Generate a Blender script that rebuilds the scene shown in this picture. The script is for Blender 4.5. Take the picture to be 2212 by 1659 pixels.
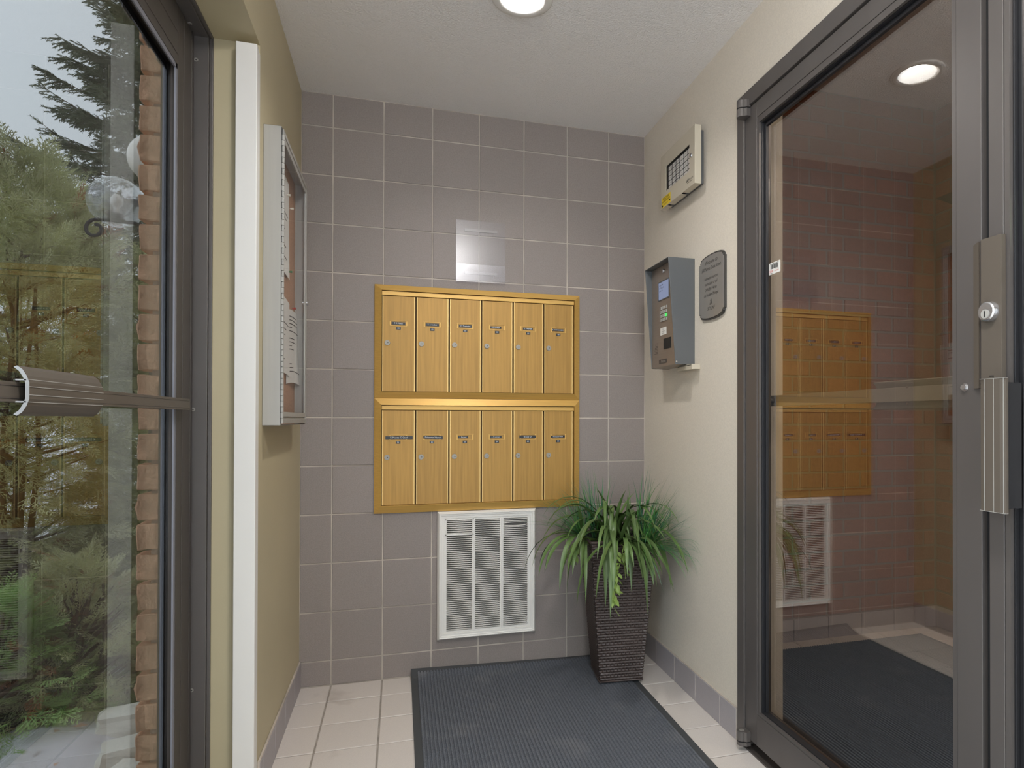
import bpy, bmesh, math, random
import numpy as np
from mathutils import Vector, Matrix, noise as mnoise
random.seed(7); rng = np.random.default_rng(7)
for o in list(bpy.data.objects): bpy.data.objects.remove(o)
S = bpy.context.scene
COL = S.collection
PI = math.pi

def lin(c):
    return tuple(((v/255.0)/12.92 if v/255.0 <= .04045 else ((v/255.0+.055)/1.055)**2.4) for v in c)

# ------------------------------------------------------------------ camera
CAMP = (0.27188, -2.89627, 1.11117); YAW, PITCH, ROLL = 0.29011, 0.00641, 0.00139
F_PX, CX, CY = 1389.353, 1278.273, 898.048
fw = Vector((math.sin(YAW)*math.cos(PITCH), math.cos(YAW)*math.cos(PITCH), math.sin(PITCH)))
rt0 = Vector((math.cos(YAW), -math.sin(YAW), 0)); up0 = rt0.cross(fw)
rt = rt0*math.cos(ROLL)+up0*math.sin(ROLL); up = -rt0*math.sin(ROLL)+up0*math.cos(ROLL)
cam_d = bpy.data.cameras.new('camera'); cam = bpy.data.objects.new('camera', cam_d); COL.objects.link(cam)
M = Matrix((rt, up, -fw)).transposed().to_4x4(); M.translation = Vector(CAMP); cam.matrix_world = M
cam_d.sensor_fit = 'HORIZONTAL'; cam_d.sensor_width = 36.0; cam_d.lens = F_PX/2212*36.0
cam_d.shift_x = (1106-CX)/2212; cam_d.shift_y = (CY-829.5)/2212
cam_d.clip_start = .02; cam_d.clip_end = 200
S.camera = cam
# ------------------------------------------------------------------ light and exposure
S.view_settings.view_transform = 'Standard'; S.view_settings.look = 'None'
S.view_settings.exposure = 0.0; S.view_settings.gamma = 1.0; S.view_settings.use_curve_mapping = False
SKY = 6.6; LAMP = 350.0; FILL_DOME = 104.0; LOBBY_FILL = 105.0
W = bpy.data.worlds.new('overcast_sky'); S.world = W; W.use_nodes = True
nt = W.node_tree; nt.nodes.clear()
wo = nt.nodes.new('ShaderNodeOutputWorld'); bg = nt.nodes.new('ShaderNodeBackground')
tc = nt.nodes.new('ShaderNodeTexCoord'); sep = nt.nodes.new('ShaderNodeSeparateXYZ')
rp = nt.nodes.new('ShaderNodeValToRGB')
rp.color_ramp.elements[0].position = .5; rp.color_ramp.elements[0].color = (*[v for v in (.50, .555, .60)], 1)
rp.color_ramp.elements[1].position = 1.0; rp.color_ramp.elements[1].color = (.86, .95, 1.03, 1)
mp = nt.nodes.new('ShaderNodeMapRange'); mp.inputs[1].default_value = -1; mp.inputs[2].default_value = 1
nt.links.new(tc.outputs['Generated'], sep.inputs[0]); nt.links.new(sep.outputs['Z'], mp.inputs[0])
nt.links.new(mp.outputs[0], rp.inputs[0]); nt.links.new(rp.outputs[0], bg.inputs[0]); nt.links.new(bg.outputs[0], wo.inputs[0])
bg.inputs[1].default_value = SKY
C = S.cycles
C.max_bounces = 14; C.diffuse_bounces = 7; C.glossy_bounces = 6; C.transmission_bounces = 8; C.transparent_max_bounces = 24
C.sample_clamp_indirect = 6.0; C.caustics_reflective = False
try: C.use_light_tree = True
except Exception: pass

# ------------------------------------------------------------------ materials
def mat(name, rgb, rough=.6, metal=0.0, var=0.0, vscale=8.0, bump=0.0, bscale=60.0, stretch=None, rand=0.0, spec=.5, coat=0.0, dirt=None, speck=None):
    m = bpy.data.materials.new(name); m.use_nodes = True; n = m.node_tree; b = n.nodes['Principled BSDF']
    c = lin(rgb); b.inputs['Base Color'].default_value = (*c, 1); b.inputs['Roughness'].default_value = rough
    b.inputs['Metallic'].default_value = metal; b.inputs['Specular IOR Level'].default_value = spec
    if coat: b.inputs['Coat Weight'].default_value = coat; b.inputs['Coat Roughness'].default_value = .1
    co = n.nodes.new('ShaderNodeTexCoord'); mpn = n.nodes.new('ShaderNodeMapping')
    n.links.new(co.outputs['Object'], mpn.inputs[0])
    if stretch: mpn.inputs['Scale'].default_value = stretch
    last = None
    if var:
        t = n.nodes.new('ShaderNodeTexNoise'); t.inputs['Scale'].default_value = vscale; t.inputs['Detail'].default_value = 5
        n.links.new(mpn.outputs[0], t.inputs['Vector'])
        r = n.nodes.new('ShaderNodeMapRange'); r.inputs[1].default_value = .3; r.inputs[2].default_value = .7
        r.inputs[3].default_value = 1-var; r.inputs[4].default_value = 1+var
        n.links.new(t.outputs[0], r.inputs[0])
        mx = n.nodes.new('ShaderNodeMix'); mx.data_type = 'RGBA'; mx.blend_type = 'MULTIPLY'; mx.inputs[0].default_value = 1
        mx.inputs[6].default_value = (*c, 1); n.links.new(r.outputs[0], mx.inputs[7]); last = mx.outputs[2]
    if rand:
        oi = n.nodes.new('ShaderNodeObjectInfo'); r = n.nodes.new('ShaderNodeMapRange')
        r.inputs[3].default_value = 1-rand; r.inputs[4].default_value = 1+rand; n.links.new(oi.outputs['Random'], r.inputs[0])
        mx = n.nodes.new('ShaderNodeMix'); mx.data_type = 'RGBA'; mx.blend_type = 'MULTIPLY'; mx.inputs[0].default_value = 1
        if last: n.links.new(last, mx.inputs[6])
        else: mx.inputs[6].default_value = (*c, 1)
        n.links.new(r.outputs[0], mx.inputs[7]); last = mx.outputs[2]
    for extra in (dirt, speck):
        if extra:
            rgb2, sc, lo, hi = extra
            t = n.nodes.new('ShaderNodeTexNoise'); t.inputs['Scale'].default_value = sc; t.inputs['Detail'].default_value = 4
            gc = n.nodes.new('ShaderNodeNewGeometry'); n.links.new(gc.outputs['Position'], t.inputs['Vector'])
            r = n.nodes.new('ShaderNodeMapRange'); r.inputs[1].default_value = lo; r.inputs[2].default_value = hi; n.links.new(t.outputs[0], r.inputs[0])
            mx = n.nodes.new('ShaderNodeMix'); mx.data_type = 'RGBA'; n.links.new(r.outputs[0], mx.inputs[0])
            if last: n.links.new(last, mx.inputs[6])
            else: mx.inputs[6].default_value = (*c, 1)
            mx.inputs[7].default_value = (*lin(rgb2), 1); last = mx.outputs[2]
    if last: n.links.new(last, b.inputs['Base Color'])
    if bump:
        t = n.nodes.new('ShaderNodeTexNoise'); t.inputs['Scale'].default_value = bscale; t.inputs['Detail'].default_value = 3
        gc = n.nodes.new('ShaderNodeNewGeometry'); n.links.new(gc.outputs['Position'], t.inputs['Vector'])
        bp = n.nodes.new('ShaderNodeBump'); bp.inputs['Strength'].default_value = bump; bp.inputs['Distance'].default_value = .01
        n.links.new(t.outputs[0], bp.inputs['Height']); n.links.new(bp.outputs[0], b.inputs['Normal'])
    return m

def glass(name, f0, tint, rough=0.0, fmax=1.0):
    """thin architectural pane: clear transmission with Schlick reflection on each surface"""
    m = bpy.data.materials.new(name); m.use_nodes = True; n = m.node_tree; n.nodes.clear()
    out = n.nodes.new('ShaderNodeOutputMaterial'); tr = n.nodes.new('ShaderNodeBsdfTransparent'); gl = n.nodes.new('ShaderNodeBsdfGlossy')
    tr.inputs[0].default_value = (*tint, 1); gl.inputs['Roughness'].default_value = rough; gl.inputs[0].default_value = (1, 1, 1, 1)
    lw = n.nodes.new('ShaderNodeLayerWeight'); lw.inputs[0].default_value = .5
    pw = n.nodes.new('ShaderNodeMath'); pw.operation = 'POWER'; pw.inputs[1].default_value = 5; n.links.new(lw.outputs['Facing'], pw.inputs[0])
    r = n.nodes.new('ShaderNodeMapRange'); r.inputs[3].default_value = f0; r.inputs[4].default_value = fmax; n.links.new(pw.outputs[0], r.inputs[0])
    mx = n.nodes.new('ShaderNodeMixShader'); n.links.new(r.outputs[0], mx.inputs[0]); n.links.new(tr.outputs[0], mx.inputs[1]); n.links.new(gl.outputs[0], mx.inputs[2])
    n.links.new(mx.outputs[0], out.inputs[0]); return m

def foliage(name, rgb, var, vscale):
    """scaly leaves: diffuse with some light passing through"""
    m = bpy.data.materials.new(name); m.use_nodes = True; n = m.node_tree; n.nodes.clear()
    out = n.nodes.new('ShaderNodeOutputMaterial'); d = n.nodes.new('ShaderNodeBsdfDiffuse'); t = n.nodes.new('ShaderNodeBsdfTranslucent'); mx = n.nodes.new('ShaderNodeMixShader'); mx.inputs[0].default_value = .28
    nz = n.nodes.new('ShaderNodeTexNoise'); nz.inputs['Scale'].default_value = vscale; nz.inputs['Detail'].default_value = 5; gc = n.nodes.new('ShaderNodeNewGeometry'); n.links.new(gc.outputs['Position'], nz.inputs['Vector'])
    r = n.nodes.new('ShaderNodeMapRange'); r.inputs[1].default_value = .3; r.inputs[2].default_value = .7; r.inputs[3].default_value = 1-var; r.inputs[4].default_value = 1+var*.4; n.links.new(nz.outputs[0], r.inputs[0])
    c = n.nodes.new('ShaderNodeMix'); c.data_type = 'RGBA'; c.blend_type = 'MULTIPLY'; c.inputs[0].default_value = 1; c.inputs[6].default_value = (*lin(rgb), 1); n.links.new(r.outputs[0], c.inputs[7])
    n.links.new(c.outputs[2], d.inputs[0]); n.links.new(c.outputs[2], t.inputs[0]); n.links.new(d.outputs[0], mx.inputs[1]); n.links.new(t.outputs[0], mx.inputs[2]); n.links.new(mx.outputs[0], out.inputs[0]); return m

def emit(name, rgb, strength):
    m = bpy.data.materials.new(name); m.use_nodes = True; n = m.node_tree; n.nodes.clear()
    out = n.nodes.new('ShaderNodeOutputMaterial'); e = n.nodes.new('ShaderNodeEmission'); e.inputs[0].default_value = (*rgb, 1); e.inputs[1].default_value = strength
    n.links.new(e.outputs[0], out.inputs[0]); return m

MT = dict(
 tile=mat('wall_tile', (139, 129, 124), .55, var=.10, vscale=260, bump=.10, bscale=320, rand=.035),
 grout=mat('grout', (182, 172, 161), .9, var=.28, vscale=5),
 ftile=mat('floor_tile', (204, 196, 189), .5, var=.05, vscale=300, bump=.05, bscale=300, rand=.03, dirt=((120, 105, 92), 3.2, .60, .85)),
 fgrout=mat('floor_grout', (150, 142, 134), .9, var=.25, vscale=14),
 btile=mat('baseboard_tile', (158, 152, 154), .45, var=.04, vscale=200, bump=.05, bscale=300, rand=.02),
 ceil=mat('ceiling_stucco', (236, 233, 230), .9, bump=.5, bscale=170),
 beige=mat('stippled_beige_paint', (213, 204, 189), .8, var=.06, vscale=260, bump=.22, bscale=430),
 olive=mat('olive_cream_paint', (187, 175, 143), .55, var=.035, vscale=3, bump=.04, bscale=40),
 white=mat('white_enamel', (228, 225, 219), .4),
 offwhite=mat('off_white_plastic', (194, 185, 166), .5),
 brass=mat('brushed_brass', (168, 129, 64), .46, .30, var=.13, vscale=9, stretch=(14, 14, .5), rand=.05),
 brassd=mat('brass_frame', (206, 164, 88), .42, .30, var=.06, vscale=12, stretch=(.6, 8, 14)),
 brassglint=mat('brass_edge_glint', (226, 190, 120), .35, .3),  # lighter brass paints the highlight along the mailbox door edges
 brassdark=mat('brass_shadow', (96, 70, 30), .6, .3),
 bronze=mat('dark_bronze_aluminium', (101, 96, 93), .42, .45, var=.05, vscale=6, stretch=(1, 1, .3)),
 bronzed=mat('dark_bronze_deep', (78, 72, 68), .45, .4),
 rail=mat('push_bar_bronze', (90, 82, 73), .55, .1, spec=.35),
 rail_lit=mat('lobby_push_bar_lit', (156, 149, 136), .45, .3),  # lighter copy of the bar bronze; lobby light is put into its colour
 alum=mat('cut_aluminium', (196, 198, 200), .45, .4),
 silver=mat('satin_aluminium', (166, 164, 158), .55, .15, var=.03, vscale=10, stretch=(10, 10, .4)),
 black=mat('black_rubber', (24, 24, 27), .5),
 slot=mat('dark_gap', (14, 14, 15), .9),
 label=mat('black_label', (26, 28, 32), .4),
 text=mat('white_print', (220, 222, 224), .6),
 ink=mat('black_ink', (26, 26, 26), .7),
 red=mat('red_ink', (196, 40, 36), .6),
 chrome=mat('chrome', (206, 206, 208), .22, .9),
 steel=mat('zinc', (150, 146, 138), .45, .4),
 hood=mat('grey_powder_coat', (90, 92, 93), .5, bump=.05, bscale=400),
 plate=mat('brushed_stainless', (158, 148, 138), .36, .7, var=.05, vscale=20, stretch=(.4, .4, 30)),
 plaque=mat('engraved_grey_plaque', (150, 146, 140), .3, .4),
 plaqued=mat('plaque_engraving', (62, 60, 57), .5),
 paper=mat('paper', (228, 226, 220), .8),
 cork=mat('cork', (176, 132, 100), .9, var=.18, vscale=160, bump=.2, bscale=200),
 yellow=mat('yellow_sticker', (228, 196, 40), .5),
 matpile=mat('charcoal_mat_pile', (94, 98, 105), .95, var=.6, vscale=420, bump=.5, bscale=500, dirt=((126, 126, 128), 4.5, .58, .9)),
 matedge=mat('black_mat_rubber', (62, 64, 66), .7),
 lobbymat=mat('navy_mat_pile', (70, 84, 100), .95, var=.5, vscale=420, bump=.5, bscale=500),
 wicker=mat('brown_resin_wicker', (74, 62, 58), .32, var=.12, vscale=40),
 wickerd=mat('wicker_lining', (34, 28, 27), .8),
 soil=mat('moss_filler', (52, 44, 32), .95, var=.4, vscale=60),
 leaf=mat('strap_leaf', (84, 108, 58), .42, var=.22, vscale=14, rand=.22),
 leaf2=mat('sprig_leaf', (150, 176, 92), .5, var=.12, vscale=30, rand=.15),
 grassg=mat('grass_blade_green', (84, 142, 70), .45, var=.3, vscale=9),
 grassb=mat('grass_blade_blue_green', (70, 122, 92), .45, var=.3, vscale=9),
 lbrick=mat('lobby_brick', (132, 80, 56), .8, var=.12, vscale=60, bump=.3, bscale=140, rand=.16),
 lgrout=mat('lobby_mortar', (118, 104, 92), .9),
 xbrick=mat('rock_face_brick', (224, 176, 142), .9, var=.16, vscale=30, bump=.5, bscale=110, rand=.08),
 xmortar=mat('exterior_mortar', (176, 152, 138), .95, bump=.3, bscale=120),
 cedar=foliage('cedar_foliage', (206, 208, 162), .42, 2.5),
 juniper=foliage('juniper_foliage', (182, 212, 140), .35, 4),
 spruce=mat('spruce_needles', (120, 126, 100), .8, var=.3, vscale=1),
 bark=mat('bark', (104, 84, 70), .9, var=.3, vscale=20),
 brownfol=mat('dead_foliage', (168, 106, 66), .8, var=.3, vscale=8),
 snow=mat('snow', (222, 222, 228), .7, var=.05, vscale=3, dirt=((120, 110, 105), 14, .62, .75)),
 earth=mat('leaf_mulch_soil', (146, 124, 110), .95, var=.4, vscale=12, bump=.6, bscale=50),
 litter=mat('dry_leaf', (206, 166, 138), .8, var=.3, vscale=6),
 stone=mat('limestone', (228, 226, 214), .9, var=.10, vscale=12, bump=.4, bscale=60),
 globe=mat('opal_globe', (236, 232, 222), .25),
 iron=mat('wrought_iron', (44, 44, 44), .5, .3),
 sealant=mat('grey_sealant', (150, 152, 160), .7, bump=.3, bscale=120),
 lcd=emit('lcd_screen', lin((150, 160, 190)), .75),
 led=emit('green_key_light', lin((90, 220, 110)), 1.2),
 lens=emit('lamp_lens', (1.0, .975, .95), LAMP),
 dome=emit('fill_dome_diffuser', (1.0, .985, .975), FILL_DOME),
 lens2=emit('lobby_fill_lens', (1.0, .92, .82), LOBBY_FILL),
 xglass=glass('dimming_outer_glass', .038, (.366, .369, .368), 0, .75),  # dark tint put in to dim the bright outdoors seen through it
 dglass=glass('bronze_door_glass', .19, (.86, .82, .78)),
 winglass=glass('clear_window_glass', .04, (.95, .96, .96)),
 clear=glass('clear_acrylic', .026, (.96, .96, .97), .22),
 bglass=glass('display_glass', .02, (.97, .97, .97), 0, .28),
 sphereglass=glass('clear_globe', .17, (.86, .87, .88)),
)

# ------------------------------------------------------------------ mesh helpers
ORG = {}
def org(o):
    while o is not None and o.parent is not None: o = o.parent
    return ORG.get(o.name, Vector((0, 0, 0))) if o else Vector((0, 0, 0))

class MB:
    def __init__(s): s.v = []; s.f = []; s.m = []; s.sm = []
    def add(s, vs, fs, mi=0, smooth=False):
        k = len(s.v); s.v += [tuple(v) for v in vs]; s.f += [tuple(i+k for i in f) for f in fs]; s.m += [mi]*len(fs); s.sm += [smooth]*len(fs)
    def box(s, x0, x1, y0, y1, z0, z1, mi=0):
        x0, x1 = sorted((x0, x1)); y0, y1 = sorted((y0, y1)); z0, z1 = sorted((z0, z1))
        s.add([(x0,y0,z0),(x1,y0,z0),(x1,y1,z0),(x0,y1,z0),(x0,y0,z1),(x1,y0,z1),(x1,y1,z1),(x0,y1,z1)],
              [(3,2,1,0),(4,5,6,7),(0,1,5,4),(1,2,6,5),(2,3,7,6),(3,0,4,7)], mi)
    def hexa(s, a, b, mi=0):
        """a, b: two quads (4 corners each, same order)"""
        s.add(list(a)+list(b), [(3,2,1,0),(4,5,6,7),(0,1,5,4),(1,2,6,5),(2,3,7,6),(3,0,4,7)], mi)
    def prism(s, poly, vec, mi=0, smooth=False, caps=True, cap_mi=None):
        n = len(poly); p2 = [tuple(Vector(p)+Vector(vec)) for p in poly]
        s.add(list(poly)+p2, [(i,(i+1) % n,n+(i+1) % n,n+i) for i in range(n)], mi, smooth)
        if caps: s.add(list(poly)+p2, [tuple(range(n))[::-1], tuple(range(n, 2*n))], mi if cap_mi is None else cap_mi)
    def cyl(s, c, ax, r0, h, n=20, r1=None, mi=0, caps=True, smooth=True):
        c = Vector(c); ax = Vector(ax).normalized(); r1 = r0 if r1 is None else r1
        u = ax.orthogonal().normalized(); w = ax.cross(u)
        a = [c+(u*math.cos(2*PI*i/n)+w*math.sin(2*PI*i/n))*r0 for i in range(n)]
        b = [c+ax*h+(u*math.cos(2*PI*i/n)+w*math.sin(2*PI*i/n))*r1 for i in range(n)]
        s.add(a+b, [(i,(i+1) % n,n+(i+1) % n,n+i) for i in range(n)], mi, smooth)
        if caps: s.add(a+b, [tuple(range(n))[::-1], tuple(range(n, 2*n))], mi)
    def lathe(s, c, prof, n=40, mi=0, ax='z'):
        k = len(prof); vs = []
        for (r, z) in prof:
            for i in range(n): vs.append((c[0]+r*math.cos(2*PI*i/n), c[1]+r*math.sin(2*PI*i/n), c[2]+z))
        s.add(vs, [(j*n+i, j*n+(i+1) % n, (j+1)*n+(i+1) % n, (j+1)*n+i) for j in range(k-1) for i in range(n)], mi, True)
    def tube(s, pts, r, n=8, mi=0):
        pts = [Vector(p) for p in pts]; vs = []
        for k, p in enumerate(pts):
            t = (pts[min(k+1, len(pts)-1)]-pts[max(k-1, 0)]).normalized(); u = t.orthogonal().normalized()
            if k and abs(u.dot(pu)) < .999: u = (pu-t*pu.dot(t)).normalized()
            pu = u; w = t.cross(u); rr = r[k] if isinstance(r, (list, tuple)) else r
            vs += [p+(u*math.cos(2*PI*i/n)+w*math.sin(2*PI*i/n))*rr for i in range(n)]
        s.add(vs, [(j*n+i, j*n+(i+1) % n, (j+1)*n+(i+1) % n, (j+1)*n+i) for j in range(len(pts)-1) for i in range(n)], mi, True)
        s.add(vs, [tuple(range(n))[::-1], tuple(range((len(pts)-1)*n, len(pts)*n))], mi)
    def text(s, body, o, u, v, size, mi=0, align='CENTER', wide=1.0, shear=0.0):
        t = bpy.data.curves.new('t', 'FONT'); t.body = body; t.size = size; t.align_x = align; t.align_y = 'CENTER'; t.shear = shear; t.resolution_u = 2
        ob = bpy.data.objects.new('t', t); COL.objects.link(ob)
        me = bpy.data.meshes.new_from_object(ob.evaluated_get(bpy.context.evaluated_depsgraph_get()))
        o, u, v = Vector(o), Vector(u), Vector(v)
        s.add([o+u*(p.co.x*wide)+v*p.co.y for p in me.vertices], [tuple(p.vertices) for p in me.polygons], mi)
        bpy.data.objects.remove(ob); bpy.data.curves.remove(t); bpy.data.meshes.remove(me)
    def mesh(s, name, mats, off=(0, 0, 0)):
        me = bpy.data.meshes.new(name); ox, oy, oz = off
        me.from_pydata([(x-ox, y-oy, z-oz) for x, y, z in s.v], [], s.f)
        for m in (mats if isinstance(mats, (list, tuple)) else [mats]): me.materials.append(m)
        me.polygons.foreach_set('material_index', s.m); me.polygons.foreach_set('use_smooth', s.sm); me.update()
        return me
    def build(s, name, mats, parent=None, bevel=0.0, label=None, stuff=False):
        off = org(parent) if parent else Vector((0, 0, 0))
        o = bpy.data.objects.new(name, s.mesh(name, mats, off)); COL.objects.link(o)
        if parent: o.parent = parent
        if bevel:
            b = o.modifiers.new('bevel', 'BEVEL'); b.width = bevel; b.segments = 2; b.limit_method = 'ANGLE'; b.angle_limit = math.radians(40)
        if label: o['label'] = label
        if stuff: o['kind'] = 'stuff'
        return o

def thing(name, label, cat, loc, group=None):
    o = bpy.data.objects.new(name, None); COL.objects.link(o); o.location = loc; o.empty_display_size = .05
    ORG[o.name] = Vector(loc); o['label'] = label; o['category'] = cat
    if group: o['group'] = group
    return o
def tag(o, label, cat, group=None, stuff=False):
    o['label'] = label; o['category'] = cat
    if group: o['group'] = group
    if stuff: o['kind'] = 'stuff'
    return o
def struct(name, loc=(0, 0, 0)):
    o = bpy.data.objects.new(name, None); COL.objects.link(o); o.location = loc; ORG[o.name] = Vector(loc); o['kind'] = 'structure'; o.empty_display_size = .05
    return o
def sbox(name, m, *b, bevel=0):
    k = MB(); k.box(*b); o = k.build(name, m, None, bevel); o['kind'] = 'structure'; return o

_bc = {}
def piece_mesh(name, sx, sy, sz, m, bev, rough=0.0, var=0, seg=1):
    key = (name, round(sx, 4), round(sy, 4), round(sz, 4), var)
    if key in _bc: return _bc[key]
    bm = bmesh.new(); bmesh.ops.create_cube(bm, size=1.0)
    for v in bm.verts: v.co = Vector((v.co.x*sx, v.co.y*sy, v.co.z*sz))
    if rough:
        bmesh.ops.subdivide_edges(bm, edges=bm.edges[:], cuts=3, use_grid_fill=True)
        for v in bm.verts:
            q = v.co*22+Vector((var*7.3, var*3.1, 0))
            inner = v.co.y < 0 and abs(v.co.x) < sx*.499 and abs(v.co.z) < sz*.499
            v.co += Vector((mnoise.noise(q), mnoise.noise(q+Vector((9, 0, 0))), mnoise.noise(q+Vector((0, 9, 0)))))*rough*(1.0 if inner else .45)
    if bev: bmesh.ops.bevel(bm, geom=[e for e in bm.edges if e.calc_face_angle(0) > .6], offset=bev, segments=1, affect='EDGES')
    me = bpy.data.meshes.new(name); bm.to_mesh(me); bm.free(); me.materials.append(m); _bc[key] = me; return me
def piece(name, me, loc, parent):
    o = bpy.data.objects.new(name, me); o.parent = parent; o.location = Vector(loc)-org(parent); COL.objects.link(o); return o

# ------------------------------------------------------------------ room shell
RX, LX, CZ = 1.402, -.1236, 2.4785; WT = .176
P, FP, FY0, WZ0 = .2032, .2023, -.167, 2.3385
YF = -3.8                                   # the vestibule's far end, behind the camera
LIGHTS = [(.648, -.842)]; FILL_DOME_AT = (.645, -2.45)
# floor
fl = struct('floor')
k = MB(); k.box(-.34, RX+.16, YF, .1, -.12, -.003); k.build('screed', MT['fgrout'], fl)
xs = [LX]+[c*P for c in range(0, 7)]+[RX]; ys = [0.0]+[FY0-j*FP for j in range(0, 13)]
for a, b in zip(xs, xs[1:]):
    for y1, y0 in zip(ys, ys[1:]):
        if b-a < .02: continue
        piece('tile', piece_mesh('floor_tile', b-a-.006, y1-y0-.006, .012, MT['ftile'], .0015), ((a+b)/2, (y0+y1)/2, -.006+random.uniform(-.0006, .0006)), fl)
# threshold strip of the floor under the door opening and the far floor behind the camera
k = MB(); k.box(LX, RX, YF, ys[-1]-.004, -.012, 0); k.build('far_paving', MT['ftile'], fl)
k = MB(); k.box(-.40, LX-.004, -3.3, -.84, -.02, -.002); k.build('sill_slab', MT['ftile'], fl)
# back wall of square tiles
wb = struct('wall_back')
k = MB(); k.box(-.34, RX+.16, .0022, .14, -.12, CZ+.02); k.build('mortar_bed', MT['grout'], wb)
zs = [CZ]+[WZ0-j*P for j in range(0, 12)]+[0.0]
for a, b in zip(xs, xs[1:]):
    for z1, z0 in zip(zs, zs[1:]):
        tilt = random.uniform(-.0008, .0008)
        piece('tile', piece_mesh('wall_tile', b-a-.005, .014, z1-z0-.005, MT['tile'], .0012), ((a+b)/2, .007+tilt, (z0+z1)/2), wb)
# left wall: solid part, head above the opening, far end
wl = struct('wall_left')
k = MB(); k.box(-.33, LX, -.82, .004, 0, CZ+.02); k.build('plaster', MT['olive'], wl)
k = MB(); k.box(-.33, LX, YF, -.82, 2.207, CZ+.02); k.build('lintel', MT['olive'], wl)
k = MB(); k.box(-.33, LX, YF, -3.3, 0, 2.207); k.build('far_plaster', MT['olive'], wl)
# right wall between vestibule and lobby
wr = struct('wall_right')
k = MB(); k.box(RX, RX+WT, -.897, .004, 0, CZ+.28); k.build('plaster', MT['beige'], wr)
k = MB(); k.box(RX, RX+WT, YF, -.897, 2.227, CZ+.28); k.build('lintel', MT['beige'], wr)
k = MB(); k.box(RX, RX+WT, YF, -2.95, 0, 2.227); k.build('far_plaster', MT['beige'], wr)
wf = struct('wall_front'); WX0, WX1, WZa, WZb = -.06, 1.34, .08, 2.3
k = MB(); k.box(-.34, WX0, YF-.12, YF, 0, CZ+.02); k.box(WX1, RX+.16, YF-.12, YF, 0, CZ+.02); k.box(WX0, WX1, YF-.12, YF, 0, WZa); k.box(WX0, WX1, YF-.12, YF, WZb, CZ+.02); k.build('plaster', MT['beige'], wf)
wn = struct('added_window', (.64, YF, WZa)); k = MB()  # unseen window added to bring cool daylight in from behind the camera
for q_ in ((WX0, WX0+.05, WZa, WZb), (WX1-.05, WX1, WZa, WZb), (WX0+.05, WX1-.05, WZa, WZa+.05), (WX0+.05, WX1-.05, WZb-.05, WZb)): k.box(q_[0], q_[1], YF-.09, YF-.03, q_[2], q_[3])
k.build('frame', MT['bronze'], wn)
k = MB(); k.box(WX0+.05, WX1-.05, YF-.065, YF-.059, WZa+.05, WZb-.05); k.build('glass_pane', MT['winglass'], wn)
# ceiling with round cut-outs for the lamps
k = MB(); HR = .076; hs = .16; n = 32
for (lx, ly) in LIGHTS:
    ring = [(lx+HR*math.cos(2*PI*i/n), ly+HR*math.sin(2*PI*i/n), CZ) for i in range(n)]
    sq = []
    for i in range(n):
        c, s_ = math.cos(2*PI*i/n), math.sin(2*PI*i/n); m_ = hs/max(abs(c), abs(s_)); sq.append((lx+c*m_, ly+s_*m_, CZ))
    k.add(ring+sq, [(i, (i+1) % n, n+(i+1) % n, n+i) for i in range(n)])
def rect(x0, x1, y0, y1): k.add([(x0,y0,CZ),(x1,y0,CZ),(x1,y1,CZ),(x0,y1,CZ)], [(0,1,2,3)])
lx = LIGHTS[0][0]; edges = sorted([.02]+sum([[ly-hs, ly+hs] for _, ly in LIGHTS], [])+[YF])
rect(-.34, lx-hs, YF, .02); rect(lx+hs, RX+.01, YF, .02)
for i in range(0, len(edges)-1, 2): rect(lx-hs, lx+hs, edges[i], edges[i+1])
co = k.build('ceiling', MT['ceil']); co['kind'] = 'structure'
sbox('ceiling_deck', MT['bronzed'], -.34, RX+.0, YF, .1, CZ+.25, CZ+.29)
# skirting tiles
for nm, x, sx, y_end in (('baseboard_left', LX+.004, 1, -.815), ('baseboard_right', RX-.004, -1, -.893)):
    bb = struct(nm); yy = [-.002]+[FY0-j*FP for j in range(0, 6) if FY0-j*FP > y_end+.03]+[y_end]
    for y1, y0 in zip(yy, yy[1:]):
        piece('tile', piece_mesh('skirting_tile', .008, y1-y0-.004, .108, MT['btile'], .0012), (x, (y0+y1)/2, .054), bb)
    k = MB(); k.box(x-.003, x+.003, y_end, -.002, .0, .112); k.build('grout_bed', MT['grout'], bb)
# white corner post at the end of the left wall
k = MB(); k.add([(-.178,-.863,.0),(-.1225,-.863,.0),(-.1225,-.8205,.0),(-.178,-.8205,.0),(-.178,-.863,2.187),(-.1225,-.863,2.187),(-.1225,-.8205,2.176),(-.178,-.8205,2.187)],
                [(3,2,1,0),(4,5,6,7),(0,1,5,4),(1,2,6,5),(2,3,7,6),(3,0,4,7)])
o = k.build('trim_1', MT['white'], None, .002); o['kind'] = 'structure'

# ------------------------------------------------------------------ glazed outer door on the left
d1 = struct('door_1', (-.305, -.845, 0)); BZ = MT['bronze']
k = MB(); k.box(-.335, -.252, -.838, -.821, 0, 2.206); k.box(-.252, -.243, -.829, -.821, 0, 2.206); k.box(-.318, -.311, -.846, -.838, 0, 2.196); k.build('jamb', BZ, d1, .001)
k = MB(); k.box(-.335, -.252, -3.3, -.838, 2.196, 2.2065); k.box(-.252, -.243, -3.3, -.829, 2.199, 2.2065); k.build('header', BZ, d1, .001)
k = MB(); k.box(-.335, -.285, -3.3, -3.28, 0, 2.206); k.build('far_jamb', BZ, d1)  # bay before this jamb left open, out of view, to admit more daylight
YL = -2.05
k = MB(); k.box(-.325, -.285, -.985, -.852, .02, 2.19)
for y in (-.872, -.94): k.box(-.2852, -.2838, y-.0012, y+.0012, .02, 2.19)
k.build('stile', MT['bronzed'], d1, .0015)
k = MB(); k.box(-.325, -.285, YL-.1, YL, .02, 2.19); k.build('stile', MT['bronzed'], d1, .0015)
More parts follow.
